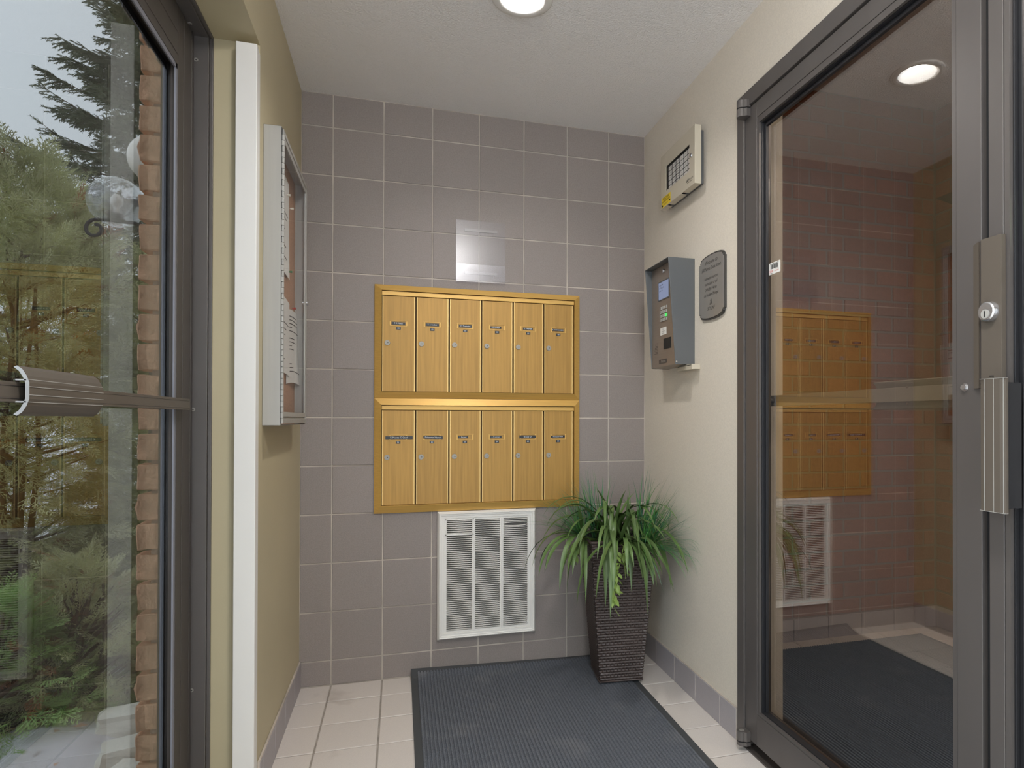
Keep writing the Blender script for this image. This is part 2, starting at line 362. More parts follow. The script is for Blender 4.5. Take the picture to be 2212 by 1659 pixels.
k = MB(); k.box(-.325, -.285, YL, -.985, 2.035, 2.19)
for z in (2.062, 2.12): k.box(-.2852, -.2838, YL, -.985, z-.0012, z+.0012)
k.build('top_rail', MT['bronzed'], d1, .0015)
k = MB(); k.box(-.325, -.285, YL, -.985, .02, .2); k.build('bottom_rail', MT['bronzed'], d1, .0015)
k = MB(); k.box(-.3085, -.3015, YL, -.986, .2, 2.035); k.build('glass_pane', MT['xglass'], d1)
k = MB(); k.box(-.2905, -.2865, -.997, -.985, .2, 2.035); k.box(-.2905, -.2865, YL, -.985, 2.023, 2.035); k.build('glazing_bead', mat('bead_sky_sheen', (132, 132, 140), .45, .2), d1)  # bead coloured lighter to paint sky light on the stile's inner edge
k = MB()
for i in range(46):                      # ragged sealant outside the glass, along the head and the jamb
    y0 = -.99-i*.023; d_ = random.uniform(.004, .016)
    k.box(-.312, -.3092, y0-.023, y0, 2.035-d_-.012, 2.035)
k.box(-.318, -.3092, -.992, -.985, .2, 2.02); k.build('sealant', MT['sealant'], d1)
k = MB()
for (x, y, z, ax) in ((-.283, -.8385, 2.128, (0, -1, 0)), (-.286, -.8385, 1.139, (0, -1, 0)), (-.282, -.90, 2.1955, (0, 0, -1)), (-.286, -.8385, .35, (0, -1, 0))):
    k2 = MB(); k2.cyl((x, y, z), ax, .0052, .0016, 16); k2.cyl(Vector((x, y, z))+Vector(ax)*.0016, ax, .002, .0004, 6, mi=1); k2.build('screw', [MT['steel'], MT['ink']], d1)
pb = MB(); pb.box(-.284, -.262, YL-.05, -.955, 1.136, 1.165)
for z in (1.141, 1.1595): pb.box(-.2622, -.2612, YL-.05, -.955, z-.0006, z+.0006, 1)
pbar = pb.build('push_bar', [MT['rail'], MT['bronzed']], d1, .0012, label='dark bronze push bar across the outer door glass')
def paddle_profile(x0, sgn, z0):
    """C-shaped pull: closed outline in the x-z plane; sgn points away from the glass"""
    pts_out = [(-.015, .0365), (-.0085, .0315), (-.0032, .022), (0, .012), (0, -.012), (-.0032, -.022), (-.0085, -.0315), (-.015, -.0365)]
    pts_in = [(-.019, -.0345), (-.0125, -.0285), (-.0078, -.020), (-.0048, -.011), (-.0048, .011), (-.0078, .020), (-.0125, .0285), (-.019, .0345)]
    return [(x0+sgn*a, z0+b) for a, b in pts_out+pts_in]
def paddle(parent, x0, sgn, y0, y1, z0, face=None):
    pr = paddle_profile(x0, sgn, z0); k = MB(); poly = [(x, y0, z) for x, z in pr]
    nn = len(poly); p2 = [(x, y1, z) for x, z in pr]
    k.add(poly+p2, [(i, (i+1) % nn, nn+(i+1) % nn, nn+i) for i in range(nn)], 0, False)
    for (q, flip) in ((poly, False), (p2, True)):       # end caps as a strip of quads
        k.add(q, [(i, i+1, nn-2-i, nn-1-i) if not flip else (nn-1-i, nn-2-i, i+1, i) for i in range(7)], 1)
    for dz in (-.0165, -.006, .006, .0165):
        xo = x0+sgn*(.0002 if abs(dz) < .012 else -.0014)
        k.box(xo-.0006, xo+.0006, y0, y1, z0+dz-.0005, z0+dz+.0005, 2)
    k.box(x0-sgn*.017, x0-sgn*.004, y0, y1, z0+.0150, z0+.0172, 1); k.box(x0-sgn*.017, x0-sgn*.004, y0, y1, z0-.0172, z0-.0150, 1)
    return k.build('paddle', [face or MT['rail'], MT['alum'], MT['silver']], parent, label='wide ribbed push paddle with cut aluminium ends')
paddle(pbar, -.2455, 1, -1.764, -1.520, 1.1525)

# ------------------------------------------------------------------ double door to the lobby on the right
d2 = struct('door_2', (RX, -.92, 0))
k = MB(); k.box(RX-.006, RX+.095, -.943, -.8975, 0, 2.226); k.build('jamb', BZ, d2, .0015)
k = MB(); k.box(RX-.006, RX+.095, -2.95, -.943, 2.172, 2.2265); k.build('header', BZ, d2, .0015)
k = MB(); k.box(RX-.006, RX+.095, -2.949, -2.905, 0, 2.172); k.build('far_jamb', BZ, d2, .0015)
GX = RX+.036
def leaf_frame(parent, ya, yb, left_w, right_w):
    """ya > yb: hinge side to meeting side"""
    k = MB(); k.box(RX, RX+.046, ya-left_w, ya, .039, 2.167); k.build('stile', BZ, parent, .001)
    k = MB(); k.box(RX, RX+.046, yb, yb+right_w, .039, 2.167); k.build('stile', BZ, parent, .001)
    k = MB(); k.box(RX, RX+.046, yb+right_w, ya-left_w, 2.114, 2.167); k.build('top_rail', BZ, parent, .001)
    k = MB(); k.box(RX, RX+.046, yb+right_w, ya-left_w, .039, .141); k.build('bottom_rail', BZ, parent, .001)
    gy0, gy1 = yb+right_w+.012, ya-left_w-.012
    k = MB(); k.box(RX+.0015, RX+.046, ya-left_w-.012, ya-left_w-.0012, .1422, 2.1128); k.box(RX+.0015, RX+.046, gy0-.0108, gy0, .1422, 2.1128)
    k.box(RX+.0015, RX+.046, gy0, gy1, 2.094, 2.1128); k.box(RX+.0015, RX+.046, gy0, gy1, .1422, .151); k.build('glazing_stop', BZ, parent)
    k = MB(); t = .004
    for q in ((RX+.010, GX-.0035, gy1-t, gy1, .151, 2.094), (RX+.010, GX-.0035, gy0, gy0+t, .151, 2.094), (RX+.010, GX-.0035, gy0+t, gy1-t, 2.094-t, 2.094), (RX+.010, GX-.0035, gy0+t, gy1-t, .151, .151+t)): k.box(*q)
    for q in ((RX+.020, RX+.030, gy1-.012, gy1-t, .155, 2.09), (RX+.020, RX+.030, gy0+t, gy0+.009, .155, 2.09), (RX+.020, RX+.030, gy0+.009, gy1-.012, 2.078, 2.09)): k.box(*q)
    k.build('gasket', MT['black'], parent, .0008)
    k = MB(); k.box(GX-.003, GX+.003, gy0+.001, gy1-.001, .152, 2.093); k.build('glass_pane', MT['dglass'], parent)
    return gy0, gy1
leaf_frame(d2, -.9455, -1.8735, .0855-.0145, .0615)
leaf_frame(d2, -1.8905, -2.90, .033, .08)
k = MB(); k.box(RX+.014, RX+.046, -1.8905, -1.8735, .039, 2.167); k.box(RX+.008, RX+.014, -1.8898, -1.8875, 1.86, 2.0, 1); k.build('meeting_seal', [MT['slot'], MT['steel']], d2)
k = MB(); k.box(RX-.004, RX+.15, -2.95, -.897, -.003, .006); k.build('threshold', MT['bronzed'], d2)
for z0, zm, z1 in ((2.136, 2.164, 2.191), (.020, .033, .066)):
    k = MB(); yc = -.957; xc = RX-.022
    def dshape(r_, z): return [(xc+r_*math.cos(a), yc+r_*math.sin(a), z) for a in [PI/2+PI*i/14 for i in range(15)]]+[(xc+.006, yc-r_-.006, z), (RX-.0005, yc-r_-.006, z), (RX-.0005, yc+r_, z)]
    for a, b in ((z0, zm-.002), (zm+.002, z1)): k.prism(dshape(.0165, a), (0, 0, b-a))
    k.prism(dshape(.0145, zm-.003), (0, 0, .006), 1)
    k.cyl((xc, yc, z1), (0, 0, 1), .0085, .001, 14, mi=2)
    k.build('hinge', [MT['bronze'], MT['slot'], MT['steel']], d2, .0008)
# latch guard plate with cylinder, and the ribbed pull below it
k = MB(); k.box(RX-.012, RX-.0005, -1.929, -1.883, 1.185, 1.474); k.box(RX-.006, RX-.0005, -1.883, -1.8745, 1.185, 1.4735, 1)
k.hexa([(RX-.0005,-1.8565,1.176),(RX-.0025,-1.8565,1.176),(RX-.0025,-1.8565,1.470),(RX-.0005,-1.8565,1.470)], [(RX-.0005,-1.8745,1.176),(RX-.009,-1.8745,1.176),(RX-.009,-1.8745,1.4735),(RX-.0005,-1.8745,1.4735)])
k.box(RX-.0125, RX-.0118, -1.9115, -1.9095, 1.188, 1.2, 2); k.box(RX-.0125, RX-.0118, -1.9115, -1.902, 1.198, 1.2, 2)
lp = k.build('lock_plate', [MT['rail'], MT['bronzed'], MT['ink']], d2, .0012, label='bronze latch guard plate covering the gap between the leaves')
k = MB(); cy_, cz_ = -1.9035, 1.326
k.cyl((RX-.012, cy_, cz_), (-1, 0, 0), .0205, .010, 28, r1=.019); k.cyl((RX-.022, cy_, cz_), (-1, 0, 0), .019, .002, 28, r1=.0165)
k.cyl((RX-.024, cy_, cz_-.005), (-1, 0, 0), .009, .0015, 20, mi=1); k.box(RX-.0262, RX-.0252, cy_-.001, cy_+.001, cz_-.011, cz_+.001, 2)
k.build('lock_cylinder', [MT['chrome'], MT['silver'], MT['ink']], lp, label='chrome lock cylinder')
k = MB(); x1 = RX-.045
poly = [(x1+.006, -1.909, .937), (x1, -1.912, .937), (x1-.002, -1.925, .937), (x1-.002, -1.955, .937), (x1+.001, -1.966, .937), (x1+.006, -1.966, .937), (x1+.005, -1.96, .937), (x1+.004, -1.93, .937), (x1+.008, -1.914, .937)]
k.prism(poly, (0, 0, .254)); k.box(x1+.004, RX-.0005, -1.961, -1.945, .945, 1.183, 2)
for y in (-1.9215, -1.942, -1.9625): k.box(x1-.0024, x1-.0008, y-.0004, y+.0004, .937, 1.191, 1)
k.box(x1-.0025, x1+.006, -1.966, -1.911, 1.191, 1.1917, 1); k.box(x1-.0025, x1+.006, -1.966, -1.911, .9363, .937, 1)
k.build('pull_handle', [MT['rail'], MT['silver'], MT['black']], d2, label='ribbed vertical pull handle in worn dark bronze')
k = MB(); k.cyl((RX, -1.834, 1.180), (-1, 0, 0), .0085, .0012, 20); k.cyl((RX-.0012, -1.834, 1.180), (-1, 0, 0), .0062, .006, 6, smooth=False); k.build('bolt', MT['chrome'], d2, .0006)
# push bar on the lobby side of the glass
XB = RX+.085
k = MB(); k.box(XB-.012, XB+.012, -1.83, -.96, 1.158, 1.194); pb2 = k.build('push_bar', MT['rail_lit'], d2, .001, label='push bar on the lobby side of the glass')
paddle(pb2, XB+.018, 1, -1.80, -1.462, 1.176, MT['rail_lit'])
for y in (-1.0, -1.82):
    k = MB(); k.cyl((RX+.046, y, 1.176), (1, 0, 0), .009, .03, 12); k.build('stand_off', MT['bronzed'], pb2)
for y, z in ((-1.60, 1.193), (-1.60, 1.152), (-1.786, 1.200), (-1.786, 1.152)):
    k = MB(); k.cyl((XB-.016, y, z), (-1, 0, 0), .003, .002, 10); k.build('screw', MT['chrome'], pb2)
# paper card on the second leaf and bar-code sticker on the first
k = MB(); k.box(GX-.0036, GX-.0031, -1.99, -1.929, 1.459, 1.557); k.build('card', mat('pale_green_card', (196, 208, 178), .7), d2, label='pale green card taped to the second leaf glass')
k = MB(); gx = GX-.0052; U_, V_ = Vector((0, -1, 0)), Vector((0, 0, 1)); 
SY = -1.041; k.box(gx, gx+.002, SY-.0615, SY, 1.5865, 1.6235)
def q(u0, u1, v0, v1, mi, x=gx): k.box(x-.0003, x-.0001, SY-u1, SY-u0, 1.5865+v0, 1.5865+v1, mi)
u = .010
for w_, g_ in ((.0012, .001), (.002, .0012), (.0008, .001), (.004, .001), (.0012, .0022), (.0024, .001), (.0008, .0008), (.003, .0014), (.0012, .001), (.0022, .0012), (.0012, .002), (.0016, .001), (.003, .001), (.0012, .001)):
    q(u, u+w_, .0165, .031, 1); u += w_+g_
q(.006, .055, .0322, .0336, 1); k.text('0 61005 9', (gx-.0003, SY-.046, 1.6005), U_, V_, .0038, 1)
k.text('SNR', (gx-.0003, SY-.014, 1.5955), U_, V_, .0115, 2); k.text('Premier', (gx-.0003, SY-.045, 1.5945), U_, V_, .0072, 2); q(.005, .02, .0022, .0036, 1)
k.build('barcode_sticker', [MT['paper'], MT['ink'], MT['red']], d2, label='white bar-code sticker at the hinge edge of the glass')

# ------------------------------------------------------------------ lobby behind the glass
LYB, LXR, LCZ = -.08, 3.06, 2.80
fl2 = struct('floor_lobby'); k = MB(); k.box(RX+.15, LXR+.1, YF, 0, -.12, -.003); k.build('screed', MT['fgrout'], fl2)
for i in range(8):
    for j in range(14):
        x, y = 1.56+.1+i*.2032, -.08-.1-j*.2032
        if 1.75 < x < 2.70 and y < -.5: continue
        if x > LXR-.05: continue
        piece('tile', piece_mesh('lobby_tile', .1975, .1975, .012, MT['ftile'], .0015), (x, y, -.006), fl2)
wlb = struct('wall_lobby')
k = MB(); k.box(1.558, LXR+.1, LYB+.004, LYB+.12, 0, LCZ); k.build('mortar_bed', MT['lgrout'], wlb)
CH, BL = .0815, .2032
for r in range(int((LCZ-.11)/CH)):
    z = .11+CH*(r+.5); x = 1.56-(BL/2 if r % 2 else 0)
    while x < LXR-.01:
        a, b = max(x, 1.56), min(x+BL, LXR)
        if b-a > .03: piece('brick', piece_mesh('lobby_brick', round(b-a-.012, 3), .02, CH-.011, MT['lbrick'], .0025), ((a+b)/2, LYB+.01+random.uniform(-.002, .001), z), wlb)
        x += BL
for i in range(8):
    a, b = 1.56+i*.2032, min(1.56+(i+1)*.2032, LXR)
    if b-a > .02: piece('tile', piece_mesh('lobby_skirting', b-a-.004, .014, .108, MT['btile'], .001), ((a+b)/2, LYB-.003, .054), wlb)
wls = struct('wall_lobby_side'); k = MB(); k.box(LXR+.004, LXR+.12, YF, LYB+.1, 0, LCZ); k.build('mortar_bed', MT['lgrout'], wls)
for r in range(int((LCZ-.11)/CH)):
    z = .11+CH*(r+.5); y = LYB-(0 if r % 2 else BL/2)
    for c in range(4):
        a, b = LYB-BL*c+(BL/2 if r % 2 else 0), LYB-BL*(c+1)+(BL/2 if r % 2 else 0); a = min(a, LYB)
        piece('brick', piece_mesh('side_brick', .02, round(a-b-.012, 3), CH-.011, MT['lbrick'], .0025), (LXR+.01, (a+b)/2, z), wls)
for i in range(4): piece('tile', piece_mesh('side_skirting', .014, .199, .108, MT['btile'], .001), (LXR-.003, LYB-.1-.2032*i, .054), wls)
sbox('wall_lobby_far', MT['beige'], 1.56, LXR+.1, YF-.1, YF, 0, LCZ); sbox('ceiling_lobby', MT['ceil'], RX+.1, LXR+.1, YF, .05, LCZ, LCZ+.05)
def ribbed_mat(x0, x1, y0, y1, th, parent, matl, pitch, curl=None):
    n_ = int(round((x1-x0)/pitch)); k = MB(); rows = [y0, y1] if not curl else [y0, y1-.10, y1-.055, y1-.02, y1]
    vs = []; per = []
    for i in range(n_):
        xa = x0+(x1-x0)*i/n_; w_ = (x1-x0)/n_; per += [(xa, .45), (xa+w_*.18, 1.0), (xa+w_*.62, 1.0), (xa+w_*.8, .45)]
    per.append((x1, .45))
    for y in rows:
        for (x, h) in per:
            z = th*h
            if curl: z += curl(x, y)
            vs.append((x, y, z))
    m_ = len(per); k.add(vs, [(j*m_+i, j*m_+i+1, (j+1)*m_+i+1, (j+1)*m_+i) for j in range(len(rows)-1) for i in range(m_-1)])
    return k.build('ribbed_pile', matl, parent)
lm = thing('lobby_mat', 'dark navy ribbed entrance mat on the lobby floor behind the glass door', 'mat', (1.65, -.19, 0))
ribbed_mat(1.65, 2.86, -2.8, -.19, .010, lm, MT['lobbymat'], .0135)
k = MB(); k.box(1.62, 1.65, -2.8, -.19, 0, .006); k.box(2.86, 2.865, -2.8, -.19, 0, .006); k.build('rubber_border', MT['black'], lm)
# unseen lamp added to light the lobby, and the dark sconce on its side wall
def downlight(x, y, z, name, label, lensm, hole_r=.07, up=True):
    t = thing(name, label, 'light', (x, y, z))
    k = MB(); k.lathe((x, y, z), [(.098, .0005), (.099, -.003), (.095, -.0058), (.078, -.0068), (.071, -.005), (.069, .0)], 48); k.build('trim_ring', MT['white'], t)
    k = MB(); k.lathe((x, y, z), [(.0695, -.004), (.060, .045), (.058, .05)], 48); k.build('reflector', mat('lamp_reflector', (244, 244, 242), .35), t)
    k = MB(); k.cyl((x, y, z+.049), (0, 0, -1), .058, .001, 40); k.build('lens', lensm, t)
    k = MB(); k.lathe((x, y, z), [(.0755, .0005), (.0755, .07), (.02, .072), (.001, .072)], 32); k.build('housing', MT['steel'], t)
    return t
downlight(*LIGHTS[0], CZ, 'ceiling_light', 'round white recessed downlight in the stucco ceiling, cut by the top of the picture', MT['lens'])
t = thing('fill_dome_lamp', 'unseen opal dome lamp added overhead as fill light, beyond the top of the picture', 'light', (*FILL_DOME_AT, CZ))  # fill lamp out of view, added to even out the brightness
k = MB(); k.lathe((*FILL_DOME_AT, CZ), [(.165, -.0005), (.168, -.02), (.158, -.028), (.150, -.026)], 44); k.build('base_ring', MT['white'], t)
k = MB(); k.lathe((*FILL_DOME_AT, CZ), [(.152, -.024)]+[(.152*math.cos(a*PI/20), -.024-.10*math.sin(a*PI/20)) for a in range(1, 11)], 44); k.build('opal_dome', MT['dome'], t)
t = thing('added_lobby_lamp', 'round ceiling lamp, unseen, added to light the lobby behind the glass door', 'light', (2.3, -2.1, LCZ))  # out of view; added so the lobby brick gets light
k = MB(); k.lathe((2.3, -2.1, LCZ), [(.17, -.0005), (.17, -.03), (.15, -.035)], 40); k.build('ring', MT['white'], t)
k = MB(); k.cyl((2.3, -2.1, LCZ-.035), (0, 0, -1), .15, .004, 40); k.build('diffuser', MT['lens2'], t)
t = thing('wall_sconce', 'small dark hooded lamp on the brick side wall of the lobby', 'light', (LXR, -.33, 2.1))
k = MB(); k.add([(LXR,-.22,2.235),(LXR,-.50,2.235),(LXR-.13,-.50,2.26),(LXR-.13,-.22,2.26),(LXR,-.22,2.26),(LXR,-.50,2.26)], [(0,1,2,3),(3,2,5,4),(0,3,4),(1,5,2)]); k.build('hood', MT['iron'], t)
k = MB(); k.lathe((LXR-.07, -.36, 2.06), [(.004, 0), (.03, .01), (.055, .08), (.06, .175)], 20); k.build('shade', MT['iron'], t)
k = MB(); k.box(LXR-.012, LXR-.0005, -.40, -.32, 2.08, 2.22); k.build('back_plate', MT['iron'], t)

# ------------------------------------------------------------------ mailboxes
def mail_bank(zb, zt, label, cards, zdoor_t, top):
    t = thing('mailbox_bank', label, 'mailbox', (.62, 0, zb), 'brass mailbox banks')
    X0, X1, xi0, xi1 = .1675, 1.0735, .197, 1.0455
    zi0, zi1 = (1.2305, 1.663) if top else (.7435, 1.173)
    yo, yi = -.010, -.027
    def rail(o0, o1, i1, i0):
        k = MB(); (ax, az), (bx, bz), (cx_, cz2), (dx, dz) = o0, o1, i1, i0
        k.hexa([(ax, yo, az), (bx, yo, bz), (cx_, yi, cz2), (dx, yi, dz)], [(ax, -.0005, az), (bx, -.0005, bz), (cx_, -.0005, cz2), (dx, -.0005, dz)])
        k.build('frame_rail', MT['brassd'], t, .0007)
    rail((X0, zt), (X0, zb), (xi0, zi0), (xi0, zi1)); rail((X1, zb), (X1, zt), (xi1, zi1), (xi1, zi0))
    rail((X1, zt), (X0, zt), (xi0, zi1), (xi1, zi1)); rail((X0, zb), (X1, zb), (xi1, zi0), (xi0, zi0))
    k = MB(); k.box(xi0, xi1, -.002, -.0005, zi0, zi1); k.build('back_panel', MT['brassdark'], t)
    k = MB(); k.box(xi0+.001, xi1-.001, -.019, -.002, zdoor_t+.002, zi1-.0025); k.build('header_strip', MT['brassd'], t, .0008)
    zd0 = zi0+.0015
    for i, (nm, num, tw, tilt, off, thg) in enumerate(cards):
        x0 = .1995+.1411*i; x1 = x0+.1355
        k = MB(); k.box(x0, x1, -.0145, -.003, zd0, zdoor_t)
        k.box(x0, x0+.0042, -.0175, -.0145, zd0, zdoor_t, 1); k.box(x1-.0055, x1-.001, -.0165, -.0145, zd0, zdoor_t, 1)
        d = k.build('door', [MT['brass'], MT['brassglint']], t, .0008)
        xc, zl = x0+.066, zdoor_t-.1165
        k = MB(); k.box(xc-.0385, xc+.0385, -.0168, -.0146, zl+.0095, zl+.0112); k.box(xc-.034, xc+.034, -.0162, -.0146, zl-.0125, zl-.0105)
        k.box(xc-.0365, xc-.031, -.0158, -.0146, zl-.0105, zl+.0095); k.box(xc+.031, xc+.0365, -.0158, -.0146, zl-.0105, zl+.0095); k.build('card_holder', MT['brassd'], d, .0005)
        k = MB(); c_, s_ = math.cos(tilt), math.sin(tilt); xo = xc+off; yy = -.0168; zz = zl-.0005
        def pt(a, b, y): return (xo+a*c_-b*s_, y, zz+a*s_+b*c_)
        k.hexa([pt(-tw/2, -thg/2, yy), pt(tw/2, -thg/2, yy), pt(tw/2, thg/2, yy), pt(-tw/2, thg/2, yy)], [pt(-tw/2, -thg/2, -.0147), pt(tw/2, -thg/2, -.0147), pt(tw/2, thg/2, -.0147), pt(-tw/2, thg/2, -.0147)])
        k.text(nm, (xo, yy-.0003, zz), (c_, 0, s_), (-s_, 0, c_), thg*.82, 1, wide=min(1.0, tw*.92/(thg*.82*.55*len(nm))))
        k.build('name_tag', [MT['label'], MT['text']], d)
        zn = zl-.0215
        k = MB(); k.box(xc-.0095, xc+.0095, -.0162, -.0146, zn-.0055, zn+.0055); k.text(num, (xc, -.0165, zn), (1, 0, 0), (0, 0, 1), .0085, 1, wide=.8); k.build('number_tag', [MT['label'], MT['text']], d)
        k = MB(); lx_, lz = x0+.0205, zdoor_t-.2015
        k.cyl((lx_, -.0146, lz), (0, -1, 0), .0115, .0045, 24, r1=.0108); k.cyl((lx_, -.0191, lz), (0, -1, 0), .0065, .0018, 18)
        k.box(lx_-.0005, lx_+.0045, -.0213, -.0208, lz-.0012, lz+.0012, 1); k.build('lock', [MT['steel'], MT['ink']], d, .0004)
    return t
mail_bank(1.2035, 1.6885, 'upper bank of six brass mailboxes in a mitred brass frame on the grey tile wall',
          [('T. R. Maltais', '101', .056, -.01, 0, .0115), ('Y. A. Boulton', '102', .056, 0, 0, .0115), ('C. Tremaine', '103', .056, 0, .001, .0115),
           ('G.P. POIRIER', '104', .049, 0, -.006, .0095), ('D. FARMER', '105', .045, -.01, -.001, .0095), ('B. KORAKIANEN', '106', .053, -.01, -.003, .0095)], 1.641, True)
mail_bank(.7105, 1.2025, 'lower bank of six brass mailboxes, directly above the white air grille',
          [('K Monto C Quail', '201', .112, 0, .004, .0125), ('Muhammad Hasnain', '202', .082, -.03, .005, .0125), ('L. Perreault', '203', .044, 0, -.008, .0095),
           ('A. M. Laforniere', '204', .053, 0, -.005, .0095), ('Brody D', '205', .075, 0, -.002, .0125), ('Marie Josee Rivard', '206', .066, .03, -.002, .010)], 1.151, False)
# ------------------------------------------------------------------ white air grille
t = thing('air_grille', 'white louvred air grille low on the tiled wall beneath the mailboxes', 'vent', (.648, 0, .148))
def grille_rail(pts_o, pts_i, nm='frame_rail'):
    (a, b), (c, d) = pts_o, pts_i; k = MB()
    def L(f): return (Vector((a[0], 0, a[1]))*(1-f)+Vector((d[0], 0, d[1]))*f, Vector((b[0], 0, b[1]))*(1-f)+Vector((c[0], 0, c[1]))*f)
    steps = [(0, -.0005), (0, -.012), (.28, -.026), (.36, -.026), (.40, -.023), (.62, -.023), (.66, -.0205), (1.0, -.0205), (1.0, -.0005)]
    A = []; B = []
    for f_, y in steps: p, q_ = L(f_); A.append((p.x, y, p.z)); B.append((q_.x, y, q_.z))
    n_ = len(A); k.add(A+B, [(i, (i+1) % n_, n_+(i+1) % n_, n_+i) for i in range(n_)]); k.build(nm, MT['white'], t, .0006)
gx0, gx1, gz0, gz1 = .4305, .8665, .1485, .7085; hx0, hx1, hz0, hz1 = .4575, .8405, .1765, .6795
grille_rail(((gx0, gz1), (gx1, gz1)), ((hx1, hz1), (hx0, hz1))); grille_rail(((gx1, gz0), (gx0, gz0)), ((hx0, hz0), (hx1, hz0)))
grille_rail(((gx0, gz0), (gx0, gz1)), ((hx0, hz1), (hx0, hz0))); grille_rail(((gx1, gz1), (gx1, gz0)), ((hx1, hz0), (hx1, hz1)))
k = MB(); k.box(hx0, hx1, -.004, -.0005, hz0, hz1); k.build('filter_backing', mat('grey_filter', (104, 101, 98), .9, var=.2, vscale=30), t)
cols = [(.4705, .5795), (.5945, .7035), (.7195, .8285)]; cz0, cz1 = .187, .6695
k = MB(); ybars = [(hx0, cols[0][0]), (cols[0][1], cols[1][0]), (cols[1][1], cols[2][0]), (cols[2][1], hx1)]
for a, b in ybars: k.box(a, b, -.0175, -.004, hz0, hz1)
k.box(hx0, hx1, -.0172, -.004, hz0, cz0); k.box(hx0, hx1, -.0172, -.004, cz1, hz1)
for a, b in ybars[1:3]: k.box((a+b)/2-.0035, (a+b)/2+.0035, -.021, -.0175, hz0+.006, hz1-.006)
k.build('grille_panel', MT['white'], t, .0008)
k = MB(); ax0, ax1, az0, az1 = .4635, .587, .6035, .6755
for q_ in ((ax0, ax0+.006, -.0215, -.0176, az0, az1), (ax1-.006, ax1, -.0215, -.0176, az0, az1), (ax0, ax1, -.0215, -.0176, az0, az0+.006), (ax0, ax1, -.0215, -.0176, az1-.005, az1)): k.box(*q_)
k.build('access_flap', MT['white'], t, .0008)
pitch = (cz1-cz0)/55; w_ = .109
def slat_mesh(bow=0.0):
    k = MB(); N = 9; vs = []
    pf = [(-.0075, -.0013), (-.0075, .0006), (-.0050, .0010), (.0045, .0014), (.0045, .0004), (-.0045, -.0004)]
    for i in range(N):
        x = -w_/2+w_*i/(N-1); bz = bow*(1-(2*x/w_)**2)
        vs += [(x, y, z+bz) for y, z in pf]
    m_ = len(pf); k.add(vs, [(j*m_+i, j*m_+(i+1) % m_, (j+1)*m_+(i+1) % m_, (j+1)*m_+i) for j in range(N-1) for i in range(m_)])
    return k.mesh('slat', MT['white'])
sm_, up_, dn_ = slat_mesh(), slat_mesh(.0035), slat_mesh(-.0045)
for ci, (a, b) in enumerate(cols):
    for i in range(55):
        z = cz1-pitch*(i+.5)
        if ci == 0 and az0-.001 < z < az0+.007: continue
        me = sm_
        if ci == 2 and i == 2: me = up_
        if ci == 2 and i == 3: me = dn_
        piece('slat', me, ((a+b)/2, -.0115, z), t)
# ------------------------------------------------------------------ clear sign holder above the mailboxes
t = thing('sign_holder', 'empty clear acrylic sign holder on the tiles above the mailboxes', 'sign holder', (.616, 0, 1.723))
k = MB(); k.box(.507, .7255, -.0075, -.0045, 1.723, 1.997); k.build('clear_sheet', MT['clear'], t, .0006)
k = MB(); k.box(.507, .7255, -.020, -.0175, 1.723, 1.80); k.box(.507, .7255, -.020, -.0045, 1.7205, 1.7228); k.build('pocket_lip', MT['clear'], t)
for z in (1.955, 1.765):
    k = MB(); k.box(.545, .69, -.0042, -.0005, z-.006, z+.006); k.build('adhesive_strip', mat('clear_tape', (150, 142, 136), .5), t)
# ------------------------------------------------------------------ bulletin board on the left wall
BX, by0, by1, bz0, bz1 = -.069, -.768, -.245, 1.0925, 1.9995
t = thing('bulletin_board', 'shallow aluminium bulletin board case with glass door hanging on the left wall', 'bulletin board', (LX, -.5, bz0))
SV = MT['silver']
k = MB(); k.box(LX+.0006, BX-.004, by0, by0+.002, bz0, bz1); k.box(LX+.0006, BX-.004, by1-.002, by1, bz0, bz1); k.box(LX+.0006, BX-.004, by0, by1, bz0, bz0+.002); k.box(LX+.0006, BX-.004, by0, by1, bz1-.002, bz1); k.build('case', SV, t, .0008)
k = MB(); k.box(LX+.0006, LX+.014, by0+.003, by1-.003, bz0+.003, bz1-.003); k.build('cork_sheet', MT['cork'], t)
fy0, fy1, fz0, fz1 = by0+.012, by1, bz0+.006, bz1-.004; w2 = .036
def brail(o0, o1, i1, i0):
    k = MB(); prof = [(0, BX-.004), (0, BX), (.38, BX+.001), (.45, BX-.0025), (.55, BX-.0025), (.62, BX+.001), (1, BX), (1, BX-.004)]; A = []; B = []
    for f_, x in prof:
        A.append((x, o0[0]*(1-f_)+i0[0]*f_, o0[1]*(1-f_)+i0[1]*f_)); B.append((x, o1[0]*(1-f_)+i1[0]*f_, o1[1]*(1-f_)+i1[1]*f_))
    n_ = len(A); k.add(A+B, [(i, (i+1) % n_, n_+(i+1) % n_, n_+i) for i in range(n_)]); k.build('door_rail', SV, t)
I0, I1, J0, J1 = fy0+.012, fy1-w2, fz0+w2, fz1-w2
brail((fy0, fz1), (fy0, fz0), (I0, J0), (I0, J1)); brail((fy1, fz0), (fy1, fz1), (I1, J1), (I1, J0)); brail((fy1, fz1), (fy0, fz1), (I0, J1), (I1, J1)); brail((fy0, fz0), (fy1, fz0), (I1, J0), (I0, J0))
k = MB(); k.box(BX-.0032, BX-.0022, I0, I1, J0, J1); k.build('door_glass', MT['bglass'], t)
k = MB(); zz = fz0
i = 0
while zz < fz1-.03:
    k.cyl((BX-.001, by0+.006, zz), (0, 0, 1), .0045, .0155, 10, mi=0); k.box(BX-.004, BX-.0005, by0+.001 if i % 2 else by0+.007, by0+.005 if i % 2 else by0+.0125, zz, zz+.0155, 0); zz += .0172; i += 1
k.box(BX-.0045, BX-.0035, by0, by0+.013, fz0, fz1, 1); k.build('piano_hinge', [SV, MT['slot']], t)
